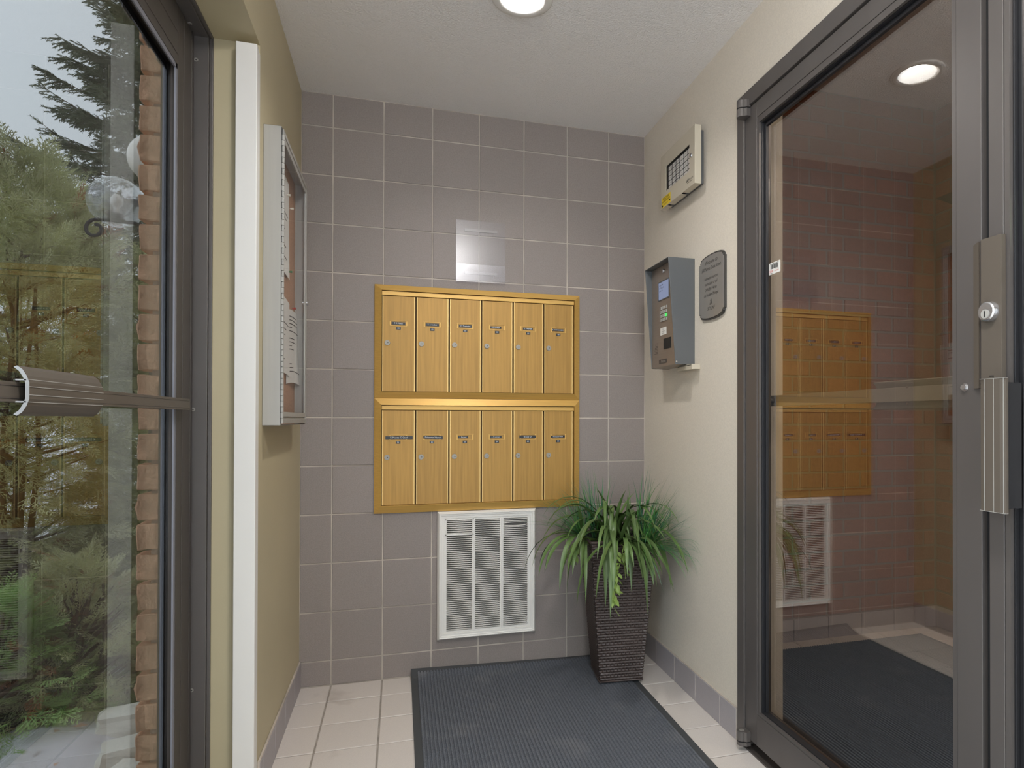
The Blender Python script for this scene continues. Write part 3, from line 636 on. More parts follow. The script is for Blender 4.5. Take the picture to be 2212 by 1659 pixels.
k = MB(); k.cyl((BX+.001, by1-.018, 1.552), (1, 0, 0), .006, .006, 16); k.box(BX-.002, BX+.006, by1-.0005, by1+.004, 1.545, 1.559); k.build('lock', MT['chrome'], t)
def notice(ya, yb, z0, z1, curl, label, skew=0.0, lines=9, seed=1):
    r = random.Random(seed); o = MB(); N, Mz = 7, 9; vs = []
    def surf(u, v): return (LX+.0155+curl*(u**2*.5+.5*(1-v)**2*u)+.001, ya+(yb-ya)*u+skew*(v-.5), z0+(z1-z0)*v+.01*math.sin(u*3))
    for j in range(Mz):
        for i in range(N): vs.append(surf(i/(N-1), j/(Mz-1)))
    fs = [(j*N+i, j*N+i+1, (j+1)*N+i+1, (j+1)*N+i) for j in range(Mz-1) for i in range(N-1)]
    o.add(vs, fs, 0, True)
    for L_ in range(lines):
        v = .9-.8*L_/lines; u1 = r.uniform(.4, .9)
        if r.random() < .2: continue
        for s_ in range(5):
            ua, ub = .12+(u1-.12)*s_/5, .12+(u1-.12)*(s_+1)/5
            p = [surf(ua, v), surf(ub, v), surf(ub, v+.012), surf(ua, v+.012)]; o.add([(a+.0006, b, c) for a, b, c in p], [(0, 1, 2, 3)], 1)
    ob = o.build('notice', [MT['paper'], MT['ink']]); tag(ob, label, 'paper', 'paper notices inside the bulletin board'); return ob
notice(-.70, -.425, 1.60, 1.935, .006, 'white notice pinned high on the cork of the bulletin board', .0, 14, 3)
notice(-.44, -.215, 1.235, 1.50, .018, 'curling white notice low inside the bulletin board, its edge lifting', .02, 16, 5)
notice(-.62, -.40, 1.26, 1.52, .004, 'white notice pinned flat behind the curling one in the bulletin board', 0, 10, 8)
for (y, z, c_) in ((-.475, 1.885, (236, 230, 214)), (-.405, 1.86, (236, 230, 214)), (-.43, 1.63, (60, 120, 74)), (-.345, 1.515, (190, 60, 50))):
    k = MB(); k.cyl((LX+.0195, y, z), (1, 0, 0), .0025, .012, 10, r1=.0042); o = k.build('push_pin', mat('pin_plastic', c_, .4))
    tag(o, {1.885: 'cream push pin at the top corner of the upper notice', 1.86: 'lone cream push pin right of the upper notice', 1.63: 'green push pin at the foot of the upper notice', 1.515: 'red push pin holding the curling lower notice'}[z], 'push pin', 'push pins in the bulletin board')
# ------------------------------------------------------------------ fire alarm annunciator panel
t = thing('fire_alarm_panel', 'cream fire alarm annunciator box with small window and yellow sticker on the right wall', 'alarm panel', (RX, -.48, 2.02))
k = MB(); k.box(RX-.022, RX-.0005, -.630, -.335, 2.03, 2.238); k.build('back_box', MT['hood'], t, .001)
cx0, cy0, cy1, cz0_, cz1_ = RX-.05, -.653, -.318, 2.0195, 2.2475
k = MB(); wy0, wy1, wz0, wz1 = -.604, -.375, 2.084, 2.187
oc = [(cy0, cz0_), (cy1, cz0_), (cy1, cz1_), (cy0, cz1_)]; ic = [(wy0, wz0), (wy1, wz0), (wy1, wz1), (wy0, wz1)]
V8 = [(cx0, a, b) for a, b in oc]+[(cx0, a, b) for a, b in ic]+[(cx0+.0025, a, b) for a, b in oc]+[(cx0+.0025, a, b) for a, b in ic]
F8 = []
for i in range(4): j = (i+1) % 4; F8 += [(i, 4+i, 4+j, j), (8+i, 8+j, 12+j, 12+i), (i, j, 8+j, 8+i), (4+i, 12+i, 12+j, 4+j)]
k.add(V8, F8)
k.box(cx0+.0025, RX-.022, cy0, cy0+.002, cz0_, cz1_); k.box(cx0+.0025, RX-.022, cy1-.002, cy1, cz0_, cz1_); k.box(cx0+.0025, RX-.022, cy0, cy1, cz1_-.002, cz1_)
for a, b in ((cy0, -.545), (-.525, -.40), (-.38, cy1)): k.box(cx0+.0025, RX-.022, a, b, cz0_, cz0_+.002)
cov = k.build('cover', MT['offwhite'], t, .0012, label='cream steel cover with a window cut-out')
k = MB(); k.box(cx0+.010, cx0+.012, wy0-.01, wy1+.01, wz0-.01, wz1+.01); k.build('label_board', MT['ink'], t)
for c in range(6):
    for r in range(5):
        ya = wy1-.010-c*.0385; za = wz1-.006-r*.0205
        k = MB(); k.box(cx0+.0085, cx0+.0099, max(ya-.029, wy0-.008), ya, za-.0165, za)
        if c == 2: k.box(cx0+.0083, cx0+.00845, ya-.029, ya, za-.009, za-.0075, 1)
        else: k.text('ZONE', (cx0+.0084, ya-.0145, za-.0082), (0, -1, 0), (0, 0, 1), .0045, 1, wide=.9)
        k.build('zone_label', [MT['paper'], MT['ink']], t)
k = MB(); k.box(cx0+.004, cx0+.006, wy0-.006, wy1+.006, wz0-.006, wz1+.006); k.build('window_pane', MT['bglass'], t)
k = MB(); k.cyl((cx0, -.622, 2.137), (-1, 0, 0), .0085, .004, 20, r1=.0075); k.box(cx0-.0046, cx0-.004, -.6225, -.6215, 2.134, 2.140, 1); k.build('lock', [MT['chrome'], MT['ink']], cov)
k = MB(); gx_ = cx0-.0004; ly, lz = -.583, 2.052
for i in range(3): k.add([(gx_, ly-.006*i+.004, lz-.007), (gx_, ly-.006*i-.0015, lz-.007), (gx_, ly-.006*i-.0008, lz+.002+.003*i), (gx_, ly-.006*i+.0015, lz+.002+.003*i)], [(0, 1, 2, 3)])
k.text('Mircom', (gx_, -.618, 2.050), (0, -1, 0), (0, 0, 1), .014, 0); k.box(gx_, gx_+.0003, -.632, -.583, 2.0395, 2.041); k.build('maker_mark', MT['ink'], cov)
k = MB(); sy0, sy1, sz0, sz1 = -.4235, -.3285, 2.022, 2.064; k.box(cx0-.0005, cx0-.0001, sy0, sy1, sz0, sz1); xx = cx0-.0007
k.text('FIRECHEK', (xx, (sy0+sy1)/2, 2.0555), (0, -1, 0), (0, 0, 1), .0155, 1, wide=.98)
for z in (2.0465, 2.0425): k.box(xx, xx+.0002, sy0+.006, sy1-.006, z-.0007, z+.0007, 1)
for y in (sy0+.003, sy1-.016): k.box(xx, xx+.0002, y, y+.013, 2.025 if y > -.36 else 2.030, 2.0325 if y > -.36 else 2.0375, 1)
k.text('705-675-2411', (xx, (sy0+sy1)/2, 2.0315), (0, -1, 0), (0, 0, 1), .0095, 1, wide=.85)
k.build('sticker', [MT['yellow'], MT['ink']], cov, label='yellow inspection sticker with black print')
# ------------------------------------------------------------------ intercom
t = thing('intercom', 'grey hooded entry intercom with steel face, keypad and small blue screen', 'intercom', (RX, -.43, 1.332))
iy0, iy1, zb_, zt_ = -.551, -.3, 1.332, 1.757; xt, xb = 1.286, 1.317; th = .003
k = MB()
for y0, y1 in ((iy0, iy0+th), (iy1-th, iy1)):
    k.hexa([(RX-.0005, y0, zb_), (xb, y0, zb_), (xt, y0, zt_), (RX-.0005, y0, zt_)], [(RX-.0005, y1, zb_), (xb, y1, zb_), (xt, y1, zt_), (RX-.0005, y1, zt_)])
k.hexa([(xt, iy0+th, zt_-th), (RX-.0005, iy0+th, zt_-th), (RX-.0005, iy1-th, zt_-th), (xt, iy1-th, zt_-th)], [(xt, iy0+th, zt_), (RX-.0005, iy0+th, zt_), (RX-.0005, iy1-th, zt_), (xt, iy1-th, zt_)])
k.build('hood', MT['hood'], t, .0012)
fxt, fxb = 1.316, 1.3185; fz1_, fz0_ = zt_-th-.0005, zb_+.001
def FX(z): return fxb+(fxt-fxb)*(z-fz0_)/(fz1_-fz0_)
k = MB(); a, b = iy0+th+.0005, iy1-th-.0005
k.hexa([(fxb, a, fz0_), (fxb, b, fz0_), (fxt, b, fz1_), (fxt, a, fz1_)], [(RX-.001, a, fz0_), (RX-.001, b, fz0_), (RX-.001, b, fz1_), (RX-.001, a, fz1_)])
fp = k.build('face_plate', MT['plate'], t, .0006, label='brushed stainless face plate')
def on_face(nm, y0, y1, z0, z1, m, d=.001, lab=None, extra=None):
    k = MB(); x0_, x1_ = FX(z0)-.0002, FX(z1)-.0002
    k.hexa([(x0_-d, y0, z0), (x0_-d, y1, z0), (x1_-d, y1, z1), (x1_-d, y0, z1)], [(x0_, y0, z0), (x0_, y1, z0), (x1_, y1, z1), (x1_, y0, z1)])
    if extra: extra(k, min(x0_, x1_)-d)
    return k.build(nm, m, fp, 0, lab)
on_face('screen', -.489, -.384, 1.6135, 1.6845, [MT['lcd'], MT['ink']], .0008, 'small bluish lit screen', lambda k, x: [k.text(s_, (x-.0003, -.39, 1.672-.011*i), (0, -1, 0), (0, 0, 1), .0085, 1, 'LEFT') for i, s_ in enumerate(('WELCOME', 'A SCROLL Z', 'CALL 1-4'))] and None)
k = MB(); x_ = FX(1.65)
for q_ in ((-.493, -.489, 1.610, 1.688), (-.384, -.378, 1.610, 1.688), (-.489, -.384, 1.6845, 1.690), (-.489, -.384, 1.609, 1.6135)): k.box(x_-.0022, x_, *q_)
k.build('screen_bezel', MT['hood'], fp, .0005)
for r in range(4):
    for c in range(4):
        y1_, z1_ = -.4-.0178*c, 1.5815-.0162*r
        lit = (r == 2 and c == 3); x_ = FX(z1_)
        k = MB(); k.box(x_-.0035, x_, y1_-.0142, y1_, z1_-.0125, z1_, 0)
        k.text('123A456B789C*0#D'[r*4+c], (x_-.0038, y1_-.0071, z1_-.0062), (0, -1, 0), (0, 0, 1), .009, 1)
        k.build('key', [MT['led'] if lit else MT['silver'], MT['ink']], fp, .0006, 'green lit key' if lit else None)
on_face('notice_sticker', -.462, -.3985, 1.464, 1.494, [MT['paper'], MT['ink']], .0005, 'small white instruction sticker', lambda k, x: [k.text(s_, (x-.0005, -.43, 1.4875-.0085*i), (0, -1, 0), (0, 0, 1), .0072, 1, wide=.9) for i, s_ in enumerate(('Use to', 'unlock door', 'Dial 8 - 1'))] and None)
on_face('card_reader', -.5075, -.4355, 1.403, 1.4465, MT['ink'], .0022, 'black card reader window')
k = MB()
for i in range(8):
    z = 1.392+.0062*i; w3 = .036-.0028*i; x_ = FX(z)-.0003; yc = -.350
    if i < 6: k.box(x_-.0002, x_, yc-w3/2-.006, yc+w3/2, z-.0009, z+.0009)
    else:
        for dy in (-.0105, .004): k.box(x_-.0002, x_, yc+dy-.003, yc+dy+.003, z-.0009, z+.0009)
k.build('speaker_slots', MT['bronzed'], fp)
on_face('name_plate', -.462, -.385, 1.346, 1.363, [MT['bronzed'], MT['silver']], .0012, 'small dark maker plate', lambda k, x: k.text('Mircom', (x-.0004, -.43, 1.3545), (0, -1, 0), (0, 0, 1), .0145, 1))
k = MB(); k.cyl((FX(1.727)-.0001, -.437, 1.727), (-1, 0, 0), .0095, .004, 20, r1=.0085); k.cyl((FX(1.727)-.0042, -.437, 1.727), (-1, 0, 0), .0055, .0012, 16); k.build('camera_eye', MT['chrome'], fp)
k = MB(); k.box(FX(1.735)-.0006, FX(1.735), -.4945, -.4875, 1.727, 1.741); k.build('microphone_slot', MT['slot'], fp)
k = MB(); k.cyl((1.322, iy0+.0001, 1.343), (0, -1, 0), .0035, .0015, 14); k.build('screw', MT['chrome'], t)
k = MB(); k.box(RX-.036, RX-.0005, -.598, -.46, 1.311, 1.331); k.box(RX-.037, RX-.0359, -.592, -.465, 1.3265, 1.3285, 1); k.build('wall_bracket', [MT['offwhite'], MT['slot']], t, .001)
# ------------------------------------------------------------------ engraved welcome plaque
t = thing('plaque', 'dark grey engraved welcome plaque with arched ends beside the intercom', 'plaque', (RX, -.711, 1.49))
def plq(ins, x):
    y0, y1, z0, z1 = -.8135+ins, -.6085-ins, 1.5165, 1.7125; yc = (y0+y1)/2; pts = []
    n_ = .008; pts += [(y1, z0+.002+ins*.4), (y1, z1-.002-ins*.4), (y1-n_, z1-ins*.4), (y1-n_, z1+.008-ins)]
    for i in range(13): a = PI*i/12; pts.append((yc+(y1-yc-n_-.006)*math.cos(a)*(1+.10*abs(math.sin(2*a))), z1+.008-ins+.0175*math.sin(a)))
    pts += [(y0+n_, z1+.008-ins), (y0+n_, z1-ins*.4), (y0, z1-.002-ins*.4), (y0, z0+.002+ins*.4), (y0+n_, z0+ins*.4), (y0+n_, z0-.008+ins)]
    for i in range(13): a = PI+PI*i/12; pts.append((yc+(y1-yc-n_-.006)*math.cos(a)*(1+.10*abs(math.sin(2*a))), z0-.008+ins+.0175*math.sin(a)))
    pts += [(y1-n_, z0-.008+ins), (y1-n_, z0+ins*.4)]
    return [(x, y, z) for y, z in pts]
k = MB(); k.prism(plq(0, RX-.0085), (.008, 0, 0)); k.build('back_plate', MT['plaqued'], t)
k = MB(); k.prism(plq(.0055, RX-.0105), (.002, 0, 0)); k.build('face', MT['plaque'], t, .0006)
k = MB(); xp = RX-.0109; yc = -.711
for s_, z, sz, wd in (('Welcome to', 1.708, .0215, .92), ('550 Notre Dame Street', 1.6845, .0195, .80), ('Follow the intercom', 1.648, .0165, .80), ('instructions or call', 1.627, .0165, .80), ('249-885-1140 for', 1.6055, .0165, .80), ('the Resident Manager', 1.585, .0165, .80), ('SKYLINE', 1.532, .0185, .85)):
    k.text(s_, (xp, yc, z), (0, -1, 0), (0, 0, 1), sz, 0, wide=wd, shear=.22)
for i in range(6): w3 = .006+.0032*(5-i); k.box(xp, xp+.0003, yc-w3/2, yc+w3/2, 1.546+.0042*i, 1.5482+.0042*i)
k.build('engraving', MT['plaqued'], t, label='engraved welcome text and tower emblem')
# ------------------------------------------------------------------ entrance mat
t = thing('door_mat', 'charcoal ribbed entrance mat with black rubber border, its back edge curled against the wall', 'mat', (.79, -.0, 0))
mx0, mx1, my0, my1 = .3225, 1.246, -2.0, -.006
def curl(x, y):
    f_ = max(0.0, (y+.13)/.124); return .002+f_*f_*(.030-.022*min(1, max(0, (x-.32)/.75)))
ribbed_mat(mx0+.026, mx1-.026, my0, my1-.022, .008, t, MT['matpile'], .0128, curl)
k = MB(); ysq = [my0, -.14, -.10, -.065, -.03, my1-.022, my1]
for xa, xb_ in ((mx0, mx0+.026), (mx1-.026, mx1)):
    A = []
    for y in ysq: A += [(xa, y, curl(xa, y)-.001), (xb_, y, curl(xb_, y)-.001), (xb_, y, curl(xb_, y)+.003), (xa, y, curl(xa, y)+.003)]
    k.add(A, [(j*4+i, j*4+(i+1) % 4, (j+1)*4+(i+1) % 4, (j+1)*4+i) for j in range(len(ysq)-1) for i in range(4)]+[(0, 1, 2, 3), tuple(range(len(A)-4, len(A)))])
A = []; N = 12
for i in range(N+1):
    x = mx0+.026+(mx1-mx0-.052)*i/N
    A += [(x, my1-.024, curl(x, my1-.024)), (x, my1, curl(x, my1)), (x, my1, curl(x, my1)+.003), (x, my1-.024, curl(x, my1-.024)+.004)]
k.add(A, [(j*4+i, j*4+(i+1) % 4, (j+1)*4+(i+1) % 4, (j+1)*4+i) for j in range(N) for i in range(4)])
k.build('rubber_border', MT['matedge'], t)
# ------------------------------------------------------------------ wicker planter with artificial plants
PC = Vector((1.174, -.249, 0)); PR = math.radians(-5.5); PZ0, PZ1 = .0135, .613; H0, H1 = .0905, .138
t = thing('potted_plant', 'tall tapered brown wicker planter with trailing green plants in the right corner', 'plant', (PC.x, PC.y, PZ0))
cR, sR = math.cos(PR), math.sin(PR)
def PW(x, y, z): return (PC.x+x*cR-y*sR, PC.y+x*sR+y*cR, z)
def half(z): return H0+(H1-H0)*(z-PZ0)/(PZ1-PZ0)
k = MB(); ring = []
for z in (PZ0, PZ1-.004):
    h = half(z)-.004; ring.append([PW(-h, -h, z), PW(h, -h, z), PW(h, h, z), PW(-h, h, z)])
k.add(ring[0]+ring[1], [(0, 1, 5, 4), (1, 2, 6, 5), (2, 3, 7, 6), (3, 0, 4, 7), (3, 2, 1, 0)])
k.build('planter_shell', MT['wickerd'], t)
k = MB(); NR, NC = 50, 12
for side in range(4):
    ca, sa = math.cos(side*PI/2), math.sin(side*PI/2)
    def SP(u, d, z): x, y = u, -(half(z)+d); return PW(x*ca-y*sa, x*sa+y*ca, z)
    for r in range(NR):
        z = PZ0+.006+(PZ1-PZ0-.018)*(r+.5)/NR; hh = (PZ1-PZ0-.018)/NR*.46; h = half(z); ph = r % 2; vs = []
        NS = NC*2
        for s_ in range(NS+1):
            u = -h+2*h*s_/NS; d = -.0008+.0032*math.cos(PI*(s_+ (1 if ph else 0))) if 0 < s_ < NS else .0012
            vs += [SP(u, d-.0015, z-hh), SP(u, d+.0012, z-hh*.35), SP(u, d+.0012, z+hh*.35), SP(u, d-.0015, z+hh)]
        k.add(vs, [(j*4+i, (j+1)*4+i, (j+1)*4+i+1, j*4+i+1) for j in range(NS) for i in range(3)], 0, True)
k.build('wicker_weave', MT['wicker'], t, stuff=True)
k = MB()
for side in range(4):
    ca, sa = math.cos(side*PI/2), math.sin(side*PI/2)
    def SP(u, d, z): x, y = u, -(half(z)+d); return Vector(PW(x*ca-y*sa, x*sa+y*ca, z))
    for c in range(1, NC):
        f_ = -1+2*c/NC; k.tube([SP(half(z)*f_, -.001, z) for z in (PZ0+.003, PZ1-.012)], .0016, 6)
k.build('wicker_uprights', MT['wicker'], t, stuff=True)
for nm, zz, rr in (('rim_braid', PZ1-.006, .0065), ('base_braid', PZ0+.004, .0035)):
    k = MB(); h = half(zz)+.001; k.tube([PW(*p, zz) for p in ((-h, -h), (h, -h), (h, h), (-h, h), (-h, -h), (h, -h))], rr, 8); k.build(nm, MT['wicker'], t)
k = MB(); h = half(PZ1-.03)-.005; k.add([PW(-h, -h, PZ1-.03), PW(h, -h, PZ1-.03), PW(h, h, PZ1-.03), PW(-h, h, PZ1-.03)], [(0, 1, 2, 3)])
for i in range(14): a, b = random.uniform(-h, h)*.8, random.uniform(-h, h)*.8; k.cyl(PW(a, b, PZ1-.032), (0, 0, 1), .02, .008, 7, r1=.008)
k.build('moss', MT['soil'], t)
def blade(k, p0, dirv, L, w, droop, n=9, fold=.25, mi=0, twist=0.0, tip=.6):
    """curved tapering leaf blade; gravity bends the heading"""
    p = Vector(p0); d = Vector(dirv).normalized(); st = L/n; vs = []
    side = d.cross(Vector((0, 0, 1))); side = side.normalized() if side.length > .05 else Vector((1, 0, 0))
    for i in range(n+1):
        f_ = i/n; ww = w*min(1.0, .45+f_*2.2)*(1 if f_ < tip else max(.02, 1-((f_-tip)/(1-tip))**1.5)); sd = (side*math.cos(twist*f_)+side.cross(d)*math.sin(twist*f_)).normalized(); nrm = sd.cross(d).normalized()
        vs += [p-sd*ww/2+nrm*ww*fold*.5, p.copy(), p+sd*ww/2+nrm*ww*fold*.5]
        p = p+d*st; d = (d+Vector((0, 0, -droop*st*(.35+f_)))).normalized()
        if d.z < -.96: d = (d+Vector((0, 0, .02))).normalized()
        p.x = min(p.x, RX-.012); p.y = min(p.y, -.012)
        # stay outside the planter walls
        loc = p-Vector((PC.x, PC.y, 0)); lx_, ly_ = loc.x*cR+loc.y*sR, -loc.x*sR+loc.y*cR
        if PZ0 < p.z < PZ1-.004:
            hh = half(p.z)+.009
            if abs(lx_) < hh and abs(ly_) < hh:
                if abs(ly_) >= abs(lx_) or ly_ < -hh*.4: ly_ = math.copysign(hh, ly_)
                else: lx_ = math.copysign(hh, lx_)
                q3 = PW(lx_, ly_, p.z); p.x, p.y = q3[0], q3[1]; p.x = min(p.x, RX-.012); p.y = min(p.y, -.012)
    k.add(vs, [(j*3+i, j*3+i+1, (j+1)*3+i+1, (j+1)*3+i) for j in range(n) for i in range(2)], mi, True)
r = random.Random(11)
for i in range(80):                     # strap leaves of the central fern-like plant, arching out and hanging down the front
    a = r.gauss(-PI/2-.35, .72); el = r.uniform(.35, 1.25); L = r.uniform(.26, .46) if i > 8 else r.uniform(.2, .28)
    if i <= 8: el = r.uniform(1.0, 1.45); 
    b0 = PW(r.uniform(-.055, .03), r.uniform(-.07, .03), PZ1-.025)
    k = MB(); blade(k, b0, (math.cos(a)*math.cos(el), math.sin(a)*math.cos(el), math.sin(el)), L, r.uniform(.015, .023), r.uniform(8, 15) if i > 8 else r.uniform(2, 6), 11, .35, twist=r.uniform(-.5, .5)); k.build('leaf', MT['leaf'], t)
def tuft(cx_, cy_, amean, aspread, nb, mats, seed, Lr, elr, dr):
    r = random.Random(seed); k = MB()
    for i in range(nb):
        a = r.gauss(amean, aspread); el = r.uniform(*elr); b0 = PW(cx_+r.uniform(-.03, .03), cy_+r.uniform(-.03, .03), PZ1-.03)
        blade(k, b0, (math.cos(a)*math.cos(el), math.sin(a)*math.cos(el), math.sin(el)), r.uniform(*Lr), r.uniform(.0028, .0052), r.uniform(*dr), 9, .3, 0 if r.random() < .55 else 1, tip=.3)
    k.build('grass_tuft', mats, t, stuff=True)
tuft(-.075, .02, PI*.95, 1.1, 190, [MT['grassg'], MT['grassb']], 4, (.18, .33), (.35, 1.45), (.3, 4.5))
tuft(.095, -.055, -PI*.34, .62, 240, [MT['grassg'], MT['grassb']], 5, (.17, .36), (.0, 1.5), (.5, 6))
lf = MB(); lf.add([(0, 0, 0), (.010, .007, .002), (.022, .0062, .001), (.034, 0, -.003), (.022, -.0062, .001), (.010, -.007, .002), (.017, 0, -.0012)], [(0, 1, 6), (1, 2, 6), (2, 3, 6), (3, 4, 6), (4, 5, 6), (5, 0, 6)], 0, True)
lfm = lf.mesh('sprig_leaf', MT['leaf2'])
def sprig(pts, nl, seed, spread=.018, sc=1.0):
    r = random.Random(seed); k = MB(); k.tube(pts, [.0016]*(len(pts)-1)+[.0008], 6); k.build('vine_stem', MT['leaf2'], t)
    for i in range(nl):
        f_ = .25+.7*i/nl; j = min(len(pts)-2, int(f_*(len(pts)-1))); g = f_*(len(pts)-1)-j; p = Vector(pts[j]).lerp(Vector(pts[j+1]), g)
        o = bpy.data.objects.new('sprig_leaf', lfm); o.parent = t; COL.objects.link(o); o.location = p-org(t)
        o.rotation_euler = (r.uniform(-.6, .6), r.uniform(-.3, 1.2), r.uniform(-PI, 0)); s_ = r.uniform(.9, 1.5)*sc; o.scale = (s_, s_, s_)
fx = lambda x, z, d=.012, q=.045: Vector(PW(x, -half(z)-d-q, z))
sprig([PW(-.01, -.05, .6), fx(-.02, .605, .03), fx(-.03, .55, .03), fx(-.045, .48, .02), fx(-.04, .43, .018)], 14, 1)
sprig([PW(-.02, -.05, .6), fx(-.04, .60, .02), fx(-.05, .50, .02), fx(-.058, .42, .02), fx(-.055, .37, .018)], 15, 2)
sprig([PW(.02, -.05, .6), fx(-.01, .6, .035), fx(-.015, .53, .035), fx(-.01, .47, .03)], 8, 6)
k = MB(); k.tube([fx(-.055, .37, .018), fx(-.045, .34, .016), fx(-.028, .315, .016)], .0011, 6); k.build('vine_stem', MT['leaf2'], t)
sprig([PW(-.07, -.04, .6), PW(-.15, -.06, .615), PW(-.19, -.07, .58), PW(-.20, -.07, .53)], 14, 3, sc=.9)
sprig([PW(-.08, -.02, .6), PW(-.16, -.03, .60), PW(-.215, -.05, .54), PW(-.225, -.05, .50)], 12, 4, sc=.9)

# ------------------------------------------------------------------ outside
GZ = -.12
we = struct('wall_exterior')
k = MB(); k.box(-.402, -.332, -.79, .6, GZ, 3.2); k.build('mortar_bed', MT['xmortar'], we)
k = MB(); k.box(-.402, -.332, YF-.3, -.79, 2.25, 3.2); k.box(-.402, -.332, YF-.3, -3.3, GZ, 2.25); k.build('mortar_face', MT['xmortar'], we)
CZB, JZ = .0845, 2.089+.0845*12
for r in range(44):
    z1 = JZ-CZB*r
    if z1 > 3.2 or z1-CZB < GZ: continue
    for c in range(2):
        ln = .19 if (r+c) % 2 == 0 else .095
        y0 = -.803 if c == 0 else (-.803+(.2 if r % 2 == 0 else .105))
        sy = ln if c == 0 else .19
        me = piece_mesh('rock_brick', .092, sy, CZB-.012, MT['xbrick'], .003, .011, (r*5+c) % 6)
        piece('brick', me, (-.378-.01, y0+sy/2, z1-CZB/2), we)
# ground: mulch, snow, stones, litter
def terrain(x0, x1, y0, y1, nx, ny, zf, matl, name):
    k = MB(); vs = [(x0+(x1-x0)*i/nx, y0+(y1-y0)*j/ny, zf(x0+(x1-x0)*i/nx, y0+(y1-y0)*j/ny)) for j in range(ny+1) for i in range(nx+1)]
    k.add(vs, [(j*(nx+1)+i, j*(nx+1)+i+1, (j+1)*(nx+1)+i+1, (j+1)*(nx+1)+i) for j in range(ny) for i in range(nx)], 0, True); return k.build(name, matl)
def gz(x, y): return GZ+.05*mnoise.noise(Vector((x*.9, y*.9, 3)))+.018*mnoise.noise(Vector((x*5, y*5, 1)))
g = terrain(-5, -.33, -5, 5, 90, 150, gz, MT['earth'], 'ground'); g['kind'] = 'structure'
g = terrain(-60, 30, 5, 70, 40, 40, lambda x, y: GZ-.02+.2*mnoise.noise(Vector((x*.1, y*.1, 0))), MT['snow'], 'ground_far'); g['kind'] = 'structure'
g = terrain(-60, -5, -30, 5, 40, 30, lambda x, y: GZ-.02+.2*mnoise.noise(Vector((x*.1, y*.1, 0))), MT['snow'], 'ground_yard'); g['kind'] = 'structure'
g = terrain(-5, 30, -40, YF-.2, 30, 30, lambda x, y: GZ-.02, MT['snow'], 'ground_front'); g['kind'] = 'structure'
o = sbox('bounce_walkway', mat('concrete', (196, 194, 190), .9, var=.08, vscale=20, bump=.2, bscale=80), -4.2, -.41, -6, -1.05, GZ-.1, -.03)  # unseen pale slab added to bounce daylight up to the ceiling
def snow_patch(cx_, cy_, rx, ry, h, seed, name_label):
    k = MB(); N, R_ = 40, 10; vs = [(cx_, cy_, gz(cx_, cy_)+h)]
    for j in range(1, R_+1):
        for i in range(N):
            a = 2*PI*i/N; e = 1+.35*mnoise.noise(Vector((math.cos(a)*1.6, math.sin(a)*1.6, seed)))
            f_ = j/R_; x, y = cx_+rx*e*f_*math.cos(a), cy_+ry*e*f_*math.sin(a)
            vs.append((x, y, gz(x, y)+h*(1-f_**2.5)-.004*(j == R_)+.02*mnoise.noise(Vector((x*6, y*6, seed)))*(1-f_)))
    fs = [(0, 1+i, 1+(i+1) % N) for i in range(N)]+[(1+(j-1)*N+i, 1+j*N+i, 1+j*N+(i+1) % N, 1+(j-1)*N+(i+1) % N) for j in range(1, R_) for i in range(N)]
    k.add(vs, fs, 0, True); o = k.build('snow_patch', MT['snow']); tag(o, name_label, 'snow', 'old snow outside the glass door')
snow_patch(-1.0, -.02, .30, .30, .06, 1.3, 'old snow patch nearest the outer door glass, speckled with debris')
snow_patch(-1.55, .78, .45, .40, .07, 4.1, 'old snow patch under the low juniper branches outside')
snow_patch(-2.3, 1.9, .9, .8, .10, 7.7, 'broad snow patch behind the cedar shrubs outside')
def rock(cx_, cy_, z, sx, sy, sz, rot, seed, label):
    bm = bmesh.new(); bmesh.ops.create_cube(bm, size=1); bmesh.ops.subdivide_edges(bm, edges=bm.edges[:], cuts=4, use_grid_fill=True)
    for v in bm.verts:
        q_ = v.co*2.2+Vector((seed, 0, 0)); n_ = v.co.normalized()*.62; v.co = v.co.lerp(n_, .28); v.co += v.co.normalized()*mnoise.noise(q_)*.10
        v.co = Vector((v.co.x*sx, v.co.y*sy, v.co.z*sz))
    me = bpy.data.meshes.new('stone'); bm.to_mesh(me); bm.free(); me.materials.append(MT['stone'])
    o = bpy.data.objects.new('edging_stone', me); COL.objects.link(o); o.location = (cx_, cy_, z); o.rotation_euler = (0, 0, rot); tag(o, label, 'stone', 'pale stones beside the brick pier')
rock(-.69, .05, -.07, .30, .13, .095, .15, 1, 'pale squared limestone block beside the brick pier outside, topmost')
rock(-.62, -.14, -.11, .28, .12, .09, .3, 5, 'rough grey edging stone just below the squared limestone block')
rock(-.585, -.30, -.135, .2, .12, .09, -.2, 8, 'small rounded pale stone at the foot of the brick pier outside')
k = MB(); r = random.Random(3)
for i in range(520):
    x, y = r.uniform(-2.2, -.46), r.uniform(-1.0, 1.6)
    if i % 2: x, y = r.uniform(-1.25, -.46), r.uniform(-.7, .6)
    a, tl, s_ = r.uniform(0, 2*PI), r.uniform(-.5, .5), r.uniform(.012, .032); z = gz(x, y)+.006+r.uniform(0, .012)
    if abs(x+1.0) < .28 and abs(y) < .28: z += .05; 
    if abs(x+1.0) < .28 and abs(y) < .28 and i % 4: continue
    u, v = Vector((math.cos(a), math.sin(a), tl*.6)), Vector((-math.sin(a), math.cos(a), r.uniform(-.4, .4))); c = Vector((x, y, z))
    k.add([c-u*s_, c-v*s_*.45+Vector((0, 0, .003)), c+u*s_, c+v*s_*.45+Vector((0, 0, .004)), c+u*s_*.3-v*s_*.4], [(0, 1, 4, 2, 3)])
o = k.build('leaf_litter', MT['litter']); tag(o, 'dry brown leaf litter scattered over the soil outside the door', 'leaf litter', stuff=True)

